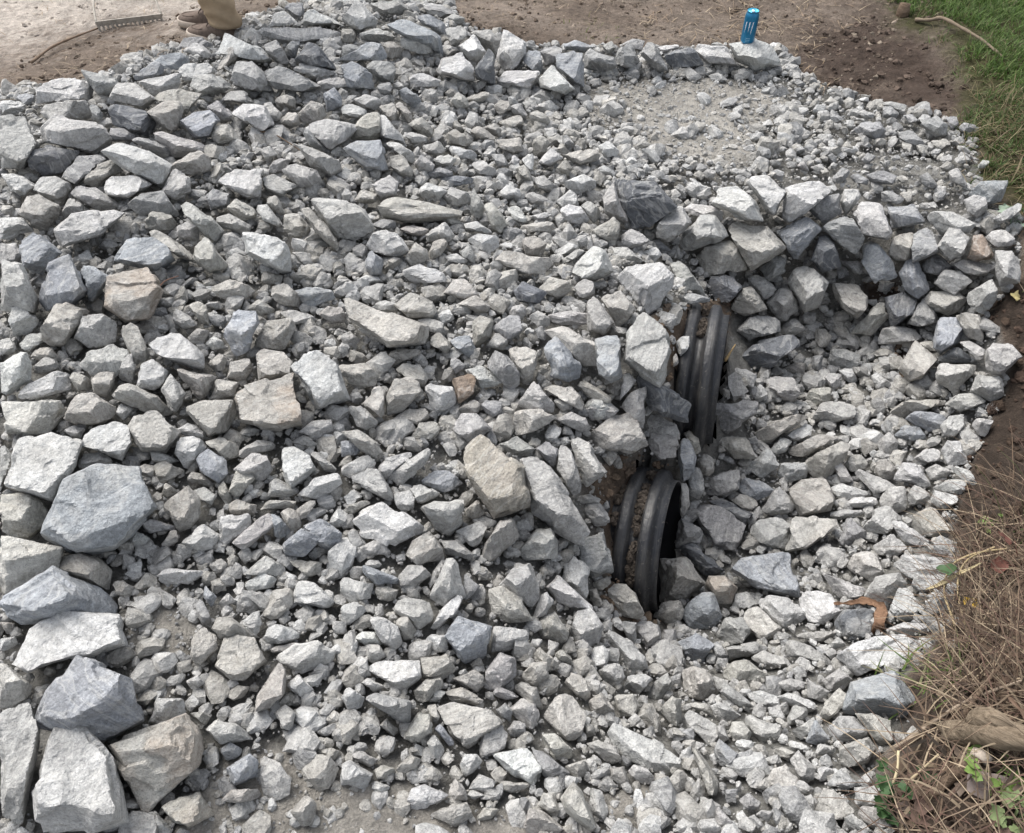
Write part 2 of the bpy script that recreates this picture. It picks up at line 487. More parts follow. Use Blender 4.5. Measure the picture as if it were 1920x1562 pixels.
ROCK_DATA = """
@A 0 0 3
w.7 200,470 400,430 510,450 540,510 535,570 330,540 215,585 200,540
g 470,420 510,405 650,440 670,480 600,560 545,540
l.7 605,560 650,460 760,470 860,540 860,580 810,620 700,555
l 190,610 320,560 480,560 520,640 520,670 230,690 200,670
g 500,590 540,590 585,640 580,700 530,670
d 590,590 650,570 760,600 860,660 900,720 830,770 620,710 #dark ridge plate|dark grey rough plate leaning near the top of the ridge
t 820,630 920,560 1010,565 1040,610 1000,740 960,740 900,700
l.4 230,720 290,660 420,660 550,680 620,760 610,820 545,870 430,830 290,810 240,780 #two-tone ridge boulder|big ridge boulder with pale flat top and dark rough front
d.4 130,890 180,830 270,815 400,840 440,870 340,985 230,1000 160,930 #dark pointed boulder|dark pointed boulder with pale top beside the huge smooth edge boulder
l.85 0,650 90,645 150,660 220,800 215,840 150,970 0,960 #huge edge boulder|huge smooth grey boulder cut by the left edge of the pile
w 0,570 110,565 150,590 150,640 0,650
b 85,540 150,520 200,540 200,590 150,595
w 0,975 130,985 200,1040 120,1115 60,1070
g 345,1000 410,900 480,870 560,870 590,900 470,980 430,1040
t 450,1010 560,920 650,895 685,940 680,975 580,1000 550,1055 470,1040
w.5R 590,840 670,795 840,850 940,910 955,960 910,1060 840,1000 680,940 600,880 #big roof-shaped boulder|big pale roof-shaped boulder with its long ridge sloping down the mound
g 600,720 700,720 780,760 770,790 630,800
g 750,775 790,770 970,825 965,900 900,880 760,800
l.5 850,745 890,735 1100,790 1190,830 1180,870 1050,850 975,890 965,820 860,770
t 960,930 1070,845 1140,850 1190,900 1190,960 1080,1000 960,960
w.8 575,1030 640,985 760,975 855,1030 800,1080 720,1130 600,1100 #white almond stone|bright white almond-shaped stone lying flat on the mound
l.5 390,1090 440,1045 540,1055 620,1110 680,1150 680,1170 540,1190 470,1150
l 190,1060 230,1000 310,995 410,1040 360,1150 300,1100 200,1075
t 100,1180 140,1085 220,1080 330,1140 340,1190 280,1310 200,1290 110,1220
l 325,1235 390,1115 440,1125 515,1195 380,1210
w.75 295,1290 400,1200 640,1175 720,1195 640,1270 500,1350 340,1400 310,1360 #long white shovel stone|long white shovel-shaped stone tapering to a point on the upper mound
g 720,1150 790,1075 890,1065 950,1120 1000,1190 990,1220 900,1190 770,1210
l 920,1060 980,950 1040,980 1075,1030 1080,1090 1000,1130 940,1100
t 805,1240 860,1190 960,1210 1000,1260 960,1300 830,1300
l 1000,1150 1050,1120 1170,1200 1265,1300 1220,1370 1150,1330 1020,1190
l 1000,1270 1080,1240 1125,1250 1125,1350 1080,1365 1000,1330
w 1235,1010 1320,935 1440,950 1480,990 1470,1120 1390,1120 1280,1060
t 1280,1170 1330,1120 1440,1180 1440,1230 1380,1245 1330,1220
l 1220,1220 1290,1200 1410,1270 1400,1310 1330,1320 1220,1260
b.75 660,1430 720,1340 850,1330 940,1380 980,1440 960,1490 880,1540 740,1500 670,1480 #bluish dome stone|broad bluish dome-shaped stone above the rust-stained block
w 0,1230 120,1225 190,1290 130,1320 0,1360
b 100,1340 190,1290 260,1360 350,1420 270,1480 240,1550 120,1500
l 0,1370 90,1360 130,1440 60,1500 0,1480
t 830,1310 880,1295 1000,1360 1120,1470 1080,1475 960,1430
t 1100,1390 1140,1350 1190,1370 1270,1470 1250,1520 1180,1540 1090,1460
w.85 1370,1350 1420,1310 1560,1320 1640,1380 1650,1540 1600,1550 1500,1500 1380,1430 #grained flat block|flat bluish white block with fine straight grain on the upper mound
t 1600,1210 1680,1200 1745,1280 1740,1330 1660,1345 1600,1290
t 1690,1180 1740,1170 1830,1260 1920,1400 1900,1420 1780,1310
l 1690,840 1720,820 1900,900 1920,960 1880,1005 1750,930
l 1575,960 1660,920 1780,960 1810,1010 1810,1050 1680,1060
l 1480,1000 1540,980 1640,1030 1660,1060 1580,1110 1480,1060
w 1310,630 1370,585 1490,600 1520,660 1510,720 1470,750 1380,690
b.8 1010,680 1100,620 1190,615 1240,680 1190,770 1100,780 #blue heart stone|blue-grey heart-shaped stone tilted on the back of the mound
g 1150,600 1220,555 1310,640 1300,680 1240,690 1200,620
t 1200,710 1280,695 1350,770 1330,800 1220,820 1190,770
l 1225,560 1310,510 1370,510 1440,580 1420,600 1310,580
t 880,560 900,520 1000,500 1090,520 1100,570 1050,650 1020,590
w 780,450 880,470 990,415 1020,440 1030,490 900,520 860,540 800,480
l.6 1070,480 1100,410 1200,405 1310,480 1300,510 1110,570
g.5 1280,460 1340,335 1420,345 1500,420 1550,520 1500,520 1350,500 #dark-bellied wedge|thick grey wedge with dark underside on the ridge below the shoes
g 1490,370 1600,380 1760,460 1790,500 1700,530 1540,510 1480,440
w 1585,375 1680,355 1820,375 1890,410 1830,440 1740,430
d.5 1650,350 1740,235 1800,270 1890,380 1880,395 1730,355
d 1600,290 1630,230 1690,235 1660,330 1630,350
l 1480,250 1550,220 1600,280 1630,350 1580,370 1510,310
g.5 1420,165 1540,155 1950,150 1995,175 1970,210 1880,215 1700,250 1600,250 1560,215 1430,195 #flat capping slab|long flat grey slab lying level on the ridge beside the shoes
w 1510,140 1540,80 1600,60 1680,130 1660,155 1510,155
b 1600,45 1650,10 1700,15 1715,70 1690,150 1650,110
w 1700,148 1720,45 1780,60 1910,130 1920,148
w.5 1215,290 1250,180 1300,190 1470,270 1560,350 1530,370 1370,330 1330,260 1250,310
m 1220,390 1290,265 1350,280 1330,330 1250,415 #mottled stump of concrete|mottled cream stone like broken concrete standing below the shoes
g 1010,265 1040,215 1130,210 1230,260 1200,300 1120,245 1040,290
w 1030,290 1080,240 1130,250 1230,330 1230,370 1140,330
b 840,370 940,290 1020,290 1100,345 1000,400 920,410
b 750,430 850,350 920,350 920,410 840,450 770,455
w 1040,360 1170,350 1220,400 1100,440 1070,490 1000,400
l 1790,460 1900,430 1960,450 1960,490 1880,510 1790,510
t 1530,560 1600,525 1670,550 1660,620 1560,600
t 1680,640 1750,570 1820,590 1840,650 1790,700 1690,690
t 1570,690 1620,625 1680,640 1685,700 1630,730
l 1730,700 1820,670 1930,690 2030,700 1960,790 1860,850 1730,740
g 1690,720 1730,720 1850,840 1840,860 1740,820
l 1480,590 1520,570 1590,640 1550,700 1500,650
b 1820,530 1880,490 1920,550 1920,600 1840,630
l 1460,840 1510,820 1570,870 1510,920 1480,890
l 1500,970 1550,890 1640,900 1600,960 1520,980
l 1430,1160 1500,1150 1600,1270 1590,1290 1480,1240
t 1500,1110 1550,1090 1610,1200 1580,1220 1500,1150
g 1160,1100 1200,1065 1290,1090 1290,1160 1190,1190
@B 640 0 3
t 0,240 0,160 60,165 80,200 70,240
w.7 0,110 70,20 120,30 200,110 190,150 90,180 50,130
l 140,20 180,0 320,0 400,70 300,100 220,120
b.5 210,130 260,100 370,110 480,160 560,210 570,300 540,300 420,190 300,180 #curved blue ridge slab|long curved blue-grey slab arching along the far ridge
b 410,80 500,75 580,130 590,190 560,200 450,140
g 465,40 490,10 560,25 640,80 570,105 480,80
l 570,110 630,70 690,100 700,140 600,140
l 590,150 680,145 710,190 690,230 620,280 600,210
w.6 650,260 720,210 760,215 815,290 750,360 700,320
l 720,190 760,170 840,165 890,230 870,310 800,240
w.6 870,330 900,190 940,175 1040,240 1020,280 1040,330 960,400 900,390 #upright pale boulder|upright pale boulder standing where the stone row meets the ridge
d.6L 750,390 830,275 860,300 870,460 840,470 760,440 #dark spear stone|dark grey spear-shaped stone standing against the upright pale boulder
w.85 540,390 560,320 680,290 745,380 760,460 660,460 570,430 #white overhanging slab|broad white slab overhanging a hollow on the back of the mound
w 340,210 420,190 480,230 530,290 460,310 340,270
l 90,190 200,150 330,210 350,260 200,230 110,220
b 30,330 60,290 150,235 250,260 260,330 200,360 70,345
t 200,240 290,230 345,270 330,320 260,340
g 0,260 60,245 130,270 40,340 0,320
g 140,380 180,345 270,350 305,390 290,470 200,450
b 0,370 60,345 140,390 180,440 190,500 60,500 20,440
w 390,430 450,410 580,460 580,480 470,495 390,480
g 190,480 270,460 290,490 270,530 230,540
w.6 880,460 920,400 1000,390 1100,400 1110,430 1060,510 1010,480
l 870,440 920,430 1010,480 970,500 880,490
w.75 1110,450 1170,385 1210,390 1310,500 1260,530 1120,490 #white pyramid|white pyramid-shaped stone fallen in front of the stone row
b.9 1200,300 1270,285 1350,290 1365,380 1365,490 1320,490 1260,430 1210,370 #blue leaning slab|blue-grey slab leaning in the stone row behind the white pyramid
b 1020,340 1060,280 1120,290 1140,380 1120,420 1080,400
g 1120,290 1200,255 1250,275 1200,300 1200,360 1150,390
b 1250,250 1310,225 1430,265 1360,300 1260,280
g.4 1360,320 1400,275 1530,320 1545,370 1500,410 1370,385
l 1470,260 1520,230 1545,270 1500,310
g.5 1535,330 1560,265 1610,250 1660,310 1695,380 1640,390 1570,370
g.6L 1680,310 1720,230 1760,240 1840,390 1790,400 1740,370
g 1580,250 1640,215 1710,230 1690,290 1640,280
d.3 1820,310 1900,275 1970,260 2025,345 2010,370 1850,390
w 1770,265 1880,250 1930,260 1850,300 1800,300
t 610,570 660,515 710,560 715,600 660,620
t 690,560 740,530 830,510 830,550 760,595
w 0,600 50,580 140,620 140,660 90,675 10,650
l 70,560 130,530 220,560 220,600 180,625 90,590
b.4 325,510 360,485 440,540 460,580 410,615 350,570
t 300,590 330,565 405,650 400,690 370,695
t 210,600 290,575 315,620 310,690 260,670
t 50,730 140,640 210,630 230,720 200,780 50,790
w.6L 205,760 215,640 250,650 340,760 360,810 310,790
b.6 0,840 90,790 225,780 265,920 265,970 130,960 60,870 #square grey block|square-cut grey block with level top near the middle of the mound
w 235,800 310,795 400,850 415,910 390,930 320,860
t 270,880 340,870 410,960 400,1000 330,985 280,940
l 410,920 450,870 525,930 510,965 440,975
l 450,820 550,790 590,860 530,880 470,860
t 590,750 640,720 750,800 700,830 600,810
w 610,820 720,840 770,870 760,895 680,900 610,860
w 500,885 600,870 650,900 620,945 540,930
w 355,760 400,740 480,770 470,800 400,810
t 380,700 450,650 510,720 515,770 440,750
t 720,740 760,705 820,730 870,780 860,805 760,785
l 690,690 720,620 770,640 775,690 720,730
t 780,720 870,690 900,720 890,770 850,760
t 885,690 960,650 1020,650 1025,690 930,735
t 850,610 890,560 940,570 960,610 900,650
l 940,600 1010,580 1050,640 1040,680 960,640
t 1050,640 1110,620 1165,660 1180,710 1080,700
t 870,790 1010,770 1015,850 960,870 890,830
t 1070,800 1120,760 1180,800 1150,860 1090,890
w 1100,920 1180,830 1250,890 1180,940
t 1200,950 1260,895 1300,950 1270,1000 1220,985
t 1250,870 1410,830 1460,870 1430,910 1330,950
w 1435,820 1500,790 1565,850 1550,880 1480,890
g 845,870 910,860 940,930 880,940
w 940,920 970,870 1005,900 990,960
w 1010,900 1060,855 1085,880 1080,970 1040,940
t 980,950 1030,925 1080,1000 1070,1030 1000,990
l 1080,1000 1140,980 1230,1060 1200,1090 1110,1060
w 1240,1030 1360,980 1430,1020 1430,1060 1330,1100
l 720,910 790,895 880,960 870,1000 780,990 750,950
b 540,1000 650,990 750,1000 740,1030 630,1060
d 470,980 550,940 630,970 620,1000 500,1010
w 430,1060 480,1020 560,1060 575,1100 540,1140 450,1110
l 570,1100 620,1050 715,1080 725,1130 680,1165 590,1150
l 170,1040 270,985 320,1030 310,1100 220,1130
t 75,1120 110,1060 200,1090 190,1140 120,1150
t.75 140,1150 300,1110 420,1120 540,1160 690,1190 685,1220 560,1200 470,1230 350,1270 170,1200 #long tan plank stone|long low tan stone lying like a plank across the mid mound
l 725,1190 740,1050 800,1150 805,1220 740,1230
t 800,1150 850,1140 940,1260 890,1315 850,1290
w 890,1080 930,1040 1000,1060 1010,1110 920,1135
l 1030,1100 1080,1075 1160,1120 1160,1155 1070,1150
w 1210,1130 1290,1060 1330,1110 1340,1160 1240,1170
w 1230,1180 1280,1145 1350,1160 1400,1230 1380,1265 1280,1260
l 1350,1160 1390,1125 1460,1180 1460,1230 1420,1260
l 1470,1110 1530,1020 1545,1130 1620,1260 1480,1200
d.25 1540,1010 1720,1020 1800,1060 1880,1150 1840,1200 1720,1290 1640,1290 1590,1200 1545,1130 #dark slate boulder|largest dark slate boulder with a smooth face, heading the stone wall
l.55 1750,1290 1780,1225 1890,1155 1940,1190 1980,1250 1930,1290 1850,1370 1770,1340
l -150,1140 -110,1110 30,1120 130,1180 170,1250 160,1310 50,1370 -60,1330 -120,1220 #layered oval slab|big pale oval slab with layered edge above the mid mound
w 930,1170 990,1150 1045,1230 1040,1260 970,1250
t 1000,1270 1220,1230 1245,1270 1200,1310 1060,1320 1000,1300
w 1050,1220 1160,1190 1190,1210 1100,1250
w 690,1260 760,1240 860,1310 830,1320 700,1290
w 710,1350 760,1315 880,1330 885,1400 830,1425 760,1400
l 1235,1310 1280,1255 1340,1330 1310,1370 1240,1360
t 1020,1340 1090,1320 1155,1370 1150,1440 1040,1440
t 1400,1300 1530,1220 1575,1250 1550,1350 1530,1390 1480,1330
l 1565,1330 1630,1280 1720,1340 1710,1370 1650,1400 1570,1390
w.8 1280,1530 1420,1375 1500,1420 1530,1530 1440,1590 1350,1590 #white house-shaped stone|white house-shaped stone with pointed top short of the stone wall
l 1530,1390 1600,1385 1720,1480 1700,1490 1540,1450
w 1680,1420 1770,1390 1800,1430 1750,1490
d 1710,1360 1790,1345 1855,1410 1790,1410
w.45 1540,1560 1600,1495 1800,1475 1870,1550 1860,1660 1740,1770 1680,1730 1640,1620 #white-topped block|white-topped block with a cut grey front just beyond the far pipe
t 870,1450 910,1405 1040,1440 1170,1450 1215,1500 1200,1550 1000,1540 890,1480
w.7 130,1400 180,1310 250,1290 320,1310 370,1390 360,1430 290,1455 180,1420 #white molar stone|rounded white molar-shaped stone near the middle of the mound
t 355,1450 420,1360 480,1400 490,1460 390,1500
l 470,1320 580,1250 640,1330 600,1370 490,1360
t 490,1420 520,1360 580,1340 600,1380 570,1430 500,1465
l 60,1390 110,1365 150,1400 130,1460 70,1440
g 180,1260 220,1235 300,1240 310,1290 200,1285
t 330,1290 400,1260 490,1290 470,1330 380,1320
b 125,1500 160,1400 240,1470 220,1540 170,1550
w 300,1540 440,1490 540,1510 600,1570 560,1590 420,1600
l 580,1440 650,1420 720,1470 690,1490 600,1470
l 660,1420 720,1370 750,1430 750,1480 690,1460
l 1220,1470 1330,1400 1370,1410 1330,1450 1240,1500
t 565,1210 630,1200 680,1260 640,1280 590,1260
@C 1280 0 3
w.6 260,270 310,230 400,215 490,245 510,275 535,320 530,370 440,395 400,400 320,365 280,320 #can rock|white flat-topped rock at the end of the stone row, carrying the blue can
w.5 70,290 90,250 170,260 250,265 290,340 260,370 150,370 110,340
g 150,245 200,232 245,265 170,260
g 950,730 1010,690 1110,680 1140,740 1100,790 1000,770
g 1120,600 1170,590 1220,640 1190,680 1120,660
g 1330,700 1430,645 1490,700 1480,760 1420,770
g 1215,740 1290,730 1350,790 1340,815 1270,820 1220,780
g 1480,660 1540,655 1555,700 1510,740
g 1550,720 1580,690 1640,700 1660,730 1600,760
g 1240,650 1290,640 1330,680 1270,700
l 1110,580 1170,570 1280,590 1270,620 1220,630
l 980,640 1010,615 1080,640 1080,670 1020,670
w 1660,930 1690,900 1735,905 1700,945 1660,950
b 1600,1100 1680,1025 1790,1020 1815,1060 1790,1130 1720,1150 1690,1100 #bluish stone at the grass edge|bluish grey long stone tilted against the grass edge beyond the wall
l 1580,1130 1640,1090 1700,1110 1715,1170 1660,1225 1600,1190
g 1740,1230 1800,1190 1900,1130 1910,1180 1860,1230 1770,1270
w.7 170,1130 200,1060 310,1040 400,1110 450,1210 440,1250 330,1245 200,1170 #pale egg boulder|pale egg-shaped boulder on the top course of the stone wall
w.7 355,1020 390,985 500,990 560,1050 575,1110 530,1210 490,1230 440,1160 #standing tooth boulder|tall pale tooth-shaped boulder on the top course of the stone wall
w.5 555,1220 570,1080 600,1050 780,1010 830,1060 820,1090 720,1120 710,1190 600,1265
g.3 715,1160 770,1110 890,1090 890,1200 790,1255 730,1200
l.5 890,1140 910,1065 990,1065 1000,1110 920,1215
l.5 950,1180 1000,1120 1110,1130 1140,1180 1185,1310 1150,1350 1020,1330 #tall wall boulder|tall grey five-sided boulder in the middle of the stone wall
b.4 1155,1190 1180,1160 1300,1150 1360,1250 1260,1270 1180,1285
l.5 1360,1210 1410,1185 1520,1190 1660,1265 1650,1310 1530,1280 1440,1325
g 1280,1370 1310,1300 1380,1270 1440,1380 1430,1420 1330,1465 1290,1450
t 1160,1430 1180,1340 1310,1290 1290,1360 1290,1460 1190,1470
l 1440,1370 1500,1280 1560,1285 1625,1330 1590,1430 1500,1475 1450,1420
n 1600,1450 1640,1320 1690,1325 1745,1420 1740,1460 1650,1470 #brown wall stone|brown triangular stone near the grass end of the stone wall
l 1705,1340 1740,1300 1810,1295 1865,1340 1850,1385 1750,1395
l 1750,1450 1770,1400 1860,1395 1915,1530 1900,1600 1780,1610 1755,1540 #tall end stone|tall grey stone standing at the grass end of the stone wall
g.3 795,1270 850,1230 960,1215 1000,1290 1010,1370 980,1440 900,1390 810,1310
b.5 520,1300 600,1260 700,1220 790,1290 680,1380 640,1460 590,1430
t.6 250,1290 290,1250 450,1255 520,1320 580,1390 510,1450 420,1505 360,1480 300,1380 #broad wall boulder|broad tan-grey boulder in the stone wall beside the dark slate boulder
w.6 0,1310 100,1210 180,1205 260,1310 250,1345 100,1380 20,1430 -20,1390
l 0,1170 40,1145 160,1150 240,1200 240,1250 170,1200 60,1210
t.4 60,1470 110,1390 270,1350 350,1440 360,1520 240,1540 110,1530
d.5 735,1430 770,1330 830,1315 880,1460 870,1510 790,1530 740,1490
b.3 1005,1470 1010,1370 1080,1345 1190,1470 1210,1560 1140,1580 1060,1560
g 420,1510 570,1415 590,1450 570,1530 510,1570 470,1560
g 885,1470 990,1465 1010,1490 1010,1560 960,1540
g 1345,1490 1400,1440 1450,1440 1520,1500 1440,1550 1360,1530
l.6 1530,1490 1600,1450 1750,1490 1750,1520 1680,1560 1590,1540
g 1030,985 1120,955 1200,990 1180,1040 1060,1030
g 840,1000 900,940 940,960 920,1020 850,1035
g 940,990 980,975 1050,1010 1040,1040 970,1030
l 1490,970 1550,945 1600,1040 1590,1060 1510,1020
g 1120,1080 1180,1070 1250,1120 1220,1150 1120,1130
l 1320,1150 1420,1130 1440,1170 1350,1185
t 1390,790 1480,780 1510,810 1430,850
l 640,940 680,895 715,960 700,970
l 100,990 140,950 190,960 170,1010
l 720,940 780,920 810,950 760,970
g 1000,900 1040,860 1090,880 1040,930
g 1330,990 1380,970 1430,1040 1400,1070 1340,1030
@F 1280 520 3
d.4 130,60 150,0 180,-10 290,-10 345,50 320,90 260,140 190,140 #dark stone over the far pipe|dark slate stone perched directly above the far pipe's rim
t.3 260,170 340,60 390,50 455,150 440,190 350,225
l 345,10 400,-10 470,-5 520,50 510,90 460,130 410,70
l -90,-120 -30,-110 60,-20 130,90 110,100 0,80 -50,0
g 0,95 60,90 165,120 150,140 30,150 -30,140
l.6 465,150 540,70 590,50 650,130 655,190 560,255
l.6 580,10 620,-60 700,-80 790,0 810,50 800,90 770,170 710,190 650,140
b 1210,-20 1260,-100 1320,-100 1360,-20 1390,70 1320,120 1250,70
l 1440,0 1480,-50 1560,-50 1615,0 1600,50 1530,100 1440,50
t.8 845,70 880,35 990,40 1045,100 1045,170 980,235 880,180 #round wall stone|nearly round buff stone low in the stone wall above the gravel
t 970,310 990,260 1100,140 1140,135 1155,230 1070,325
d.6 1145,160 1160,110 1240,90 1310,130 1300,210 1210,270 1170,250 #dark round wall stone|small dark blue round stone low in the stone wall
g 1265,260 1330,150 1370,130 1430,210 1420,260 1330,275
t 1355,130 1400,80 1540,75 1600,120 1550,190 1490,220 1390,170
l 1590,100 1740,5 1780,70 1770,130 1690,220 1620,190
b.7 1400,400 1440,225 1570,225 1590,270 1560,360 1440,440 #blue blade stone|blue-grey blade-shaped stone on the muddy side of the ditch
t 1530,215 1600,200 1670,210 1695,340 1660,355 1600,335 1580,240
l 1560,370 1610,350 1700,410 1690,485 1650,470
d 1440,450 1550,385 1640,470 1600,480 1450,475
l.6 1700,420 1740,365 1840,370 1895,430 1880,480 1800,555 1705,540
l.8 1410,540 1445,485 1660,485 1655,540 1520,650 1420,600 #pale shield stone|pale shield-shaped flat stone by the mud on the ditch side
l.7 1615,620 1640,560 1700,545 1800,555 1815,660 1740,705 1610,650
l 1495,700 1550,655 1640,650 1690,690 1670,715 1560,765 1500,730
t.8 1210,520 1290,380 1330,370 1440,460 1350,570 1270,590 #diamond stone|buff diamond-shaped stone standing out of wet soil in the ditch
l.6 1100,360 1130,290 1200,275 1310,290 1340,350 1310,370 1130,375
g.6 285,300 370,220 490,205 550,250 550,310 370,365
d.5 310,440 380,370 560,330 640,340 670,380 560,450 480,520 400,530 350,500 #big dark lens stone|big dark lens-shaped stone facing the far pipe's mouth
l 560,270 630,225 690,290 620,335 570,320
t 740,360 745,290 800,285 840,330 810,390 770,395
l 670,220 690,195 755,200 740,265 680,260
g 820,480 840,405 920,405 1000,440 980,540 890,510
g 720,490 730,440 790,440 780,530 730,520
t 540,530 610,485 690,480 690,560 600,540
l 440,600 500,560 620,570 660,640 650,695 580,700 490,640
l 790,560 840,530 895,550 880,610 840,640
l 1060,560 1090,535 1180,600 1160,620 1090,630
t 690,690 720,630 830,620 830,690 760,730
l 740,780 780,710 900,690 980,740 960,790 840,815 760,800
t 1190,740 1230,700 1370,680 1500,690 1480,715 1370,735 1250,795 1195,770 #long bone-shaped stone|long buff bone-shaped stone lying at the mud edge of the ditch
b 1275,780 1310,750 1400,755 1490,790 1460,840 1380,870 1290,820
l 1450,840 1500,780 1580,770 1590,830 1530,905 1470,900
b 1190,880 1250,830 1330,840 1380,900 1330,935 1230,910
t 380,890 500,810 640,770 700,775 690,800 570,890 480,940 400,910
w 570,890 700,820 730,840 720,890 640,925
g 170,770 190,710 330,690 420,700 430,760 390,800 250,885 180,850 #grey boulder under the far pipe's mouth|big grey boulder on the ditch floor under the far pipe's mouth
t.4 170,910 260,890 370,890 410,990 380,1020 290,1030 230,970 #square buff block between the pipes|square buff block on the ditch floor between the two pipe mouths
w 490,970 550,900 620,920 580,980 510,1005
t 580,970 660,940 760,885 830,890 840,920 740,960 690,1010 620,1000
t 690,1020 790,980 900,920 940,940 930,1010 840,1050 820,1130 770,1150 700,1100
w 360,1050 440,990 500,985 540,1040 520,1080 450,1130 390,1100
w 520,1130 550,1040 680,1040 710,1080 700,1130 580,1150
l 135,1190 160,1130 280,1080 320,1110 310,1190 230,1240 150,1230
b 320,1180 350,1130 450,1140 510,1190 490,1230 420,1260 340,1220
l.6 435,1310 520,1200 560,1190 640,1280 620,1330 490,1345
t.8 575,1190 640,1140 740,1130 820,1160 870,1250 830,1310 720,1340 640,1320 640,1270 #banded ditch boulder|big banded grey boulder in the middle of the ditch floor
w 820,1190 900,1160 1050,1210 1010,1240 880,1250
w 900,1290 960,1240 1090,1230 1110,1280 1060,1300
l 970,1110 1000,1080 1110,1120 1200,1180 1100,1220 1060,1210
l 1110,1240 1160,1180 1250,1180 1260,1300 1210,1340 1130,1290
l 1260,1240 1300,1160 1390,1220 1380,1270 1270,1290
w 1390,1260 1420,1200 1550,1230 1540,1270 1470,1315
r.6 1280,1330 1380,1285 1440,1310 1540,1440 1540,1460 1390,1460 1340,1420 #brownish corner stone|brown-tinged grey angular stone at the ditch's edge by the bare soil
w 1435,1180 1490,1140 1580,1140 1600,1190 1560,1230 1460,1200
l 1360,1080 1430,1050 1510,1090 1490,1130 1400,1150
w 1195,1120 1240,1045 1310,1050 1420,1170 1400,1200 1230,1150
t 1075,1100 1100,1030 1150,1020 1200,1070 1190,1120 1150,1150
t 915,1060 940,1000 1000,1000 1060,1060 1000,1080 950,1100
l 840,1040 890,1030 960,1140 950,1160 880,1150
w 1440,980 1480,920 1560,920 1590,1000 1580,1050 1500,1060
w 1300,1020 1360,970 1440,960 1450,1030 1370,1045
w 1510,1080 1540,1060 1620,1090 1660,1170 1640,1185 1570,1140
l 1090,930 1160,870 1210,920 1210,990 1120,990
l 1620,830 1650,790 1720,820 1755,800 1700,900 1660,890
g.9 55,1320 100,1270 210,1290 320,1360 350,1450 320,1545 220,1530 130,1450 #smooth grey shield|large smooth grey shield-shaped boulder right beside the near pipe's mouth
l.8 365,1420 420,1355 560,1350 610,1390 600,1490 570,1560 420,1500
m.9 590,1480 620,1340 730,1340 890,1350 890,1400 800,1480 680,1550 600,1545 #cream stone|cream yellowish broad stone on the ditch floor, lightest-toned of its neighbours
g.6 870,1490 920,1370 960,1365 1040,1430 1030,1470 910,1520
l 1030,1390 1080,1310 1150,1280 1220,1340 1200,1400 1140,1450 1050,1440
w 1155,1360 1230,1370 1340,1450 1380,1500 1330,1510 1250,1490
l 1070,1510 1180,1440 1260,1520 1210,1570 1100,1560
w 800,1330 920,1305 1030,1310 1010,1335 880,1365
d 150,1260 220,1240 300,1290 390,1330 350,1400 290,1340
t 270,1250 320,1220 400,1240 430,1280 380,1320 310,1290
b -30,990 -10,920 30,905 75,1010 65,1090 20,1140 -10,1100
t 75,1030 120,990 170,1020 185,1090 140,1130 100,1110
g 25,1150 70,1060 110,1080 125,1200 90,1250 40,1230
t 0,880 40,860 85,890 110,980 70,1010 30,900
d 0,1380 60,1380 120,1450 100,1490 0,1480
@P 1080 840 4.594
t.4 720,960 920,940 1020,1010 1120,1140 1080,1220 960,1310 740,1330 720,1150 #big tan boulder by the near pipe|big tan boulder leaning on the near pipe below its open mouth
b.6 910,1390 1080,1240 1180,1230 1260,1450 1200,1560 980,1560 920,1470
t 700,1400 750,1330 880,1310 930,1370 910,1480 800,1530 690,1470
r.3 1110,1180 1140,1100 1290,1100 1370,1180 1380,1240 1320,1400 1250,1420 1180,1240 #scarred stone|grey stone with a round brown scar on its top by the near pipe
d 880,850 980,830 1090,880 1230,1010 1240,1070 1120,1110 960,960
g 860,830 890,640 930,610 1110,720 1060,820 900,850
l 910,200 970,360 985,480 910,610 890,560 910,420
t.6 215,1260 330,1170 430,1160 520,1250 590,1440 560,1480 370,1440 220,1300
l 50,520 80,470 210,465 310,610 280,660 160,670 90,590
g.85 0,930 30,760 200,720 260,770 330,1030 300,1080 140,1140 60,980
t 125,1170 270,1100 320,1170 220,1225 140,1200
t 110,1220 180,1205 230,1350 180,1380 120,1310
l 0,420 120,395 240,450 240,480 80,480 20,460
@Q 1080 540 4.882
l.9 430,580 450,400 580,230 650,240 800,330 870,500 890,640 830,790 720,850 560,780 440,690 #broad pipe-side boulder|big broad grey boulder with an egg outline beside the far pipe
d.35 530,770 570,760 700,850 1000,1010 1070,1100 1040,1200 930,1230 740,1160 640,1100 550,850 #long dark slab|long dark slab sloping down against the far pipe's ribs
t.5R 230,90 370,15 430,30 580,210 410,345 340,310 250,150
b.8 170,460 380,410 420,560 430,820 330,890 230,820 190,700
w 400,980 430,790 500,770 550,850 510,920 420,1010
l 415,1080 500,960 620,910 640,960 620,1290 560,1200 500,1120
t.85 95,1350 320,1180 480,1115 550,1170 640,1380 660,1440 540,1530 400,1510 200,1480 #overhanging wedge boulder|big wedge-shaped grey boulder overhanging a hollow above the near pipe
w 60,1110 150,995 270,1010 410,1120 300,1200 150,1215
t 20,900 60,840 200,920 400,1060 390,1090 260,1010 120,1000
l 630,1130 800,1180 930,1250 955,1330 920,1380 870,1300 630,1310
l 640,1320 850,1300 925,1340 920,1560 760,1560 680,1460
w 915,500 970,435 1035,440 1045,540 970,650 920,580
t 885,630 920,590 945,690 890,720
@E 640 520 3
t.85 5,120 40,110 200,200 400,240 490,310 495,370 240,400 120,310 20,200 #big tan wing slab|big flat tan wing-shaped slab on the mid mound
t 330,130 400,75 500,120 540,190 510,230 380,230 320,180
l 165,160 230,130 340,150 340,190 260,200 170,185
t 600,60 640,10 700,5 760,80 760,100 680,125 610,100
d 970,80 1020,20 1110,60 1150,100 1110,155 1000,130
t 1105,70 1180,0 1280,20 1290,80 1230,125 1160,90
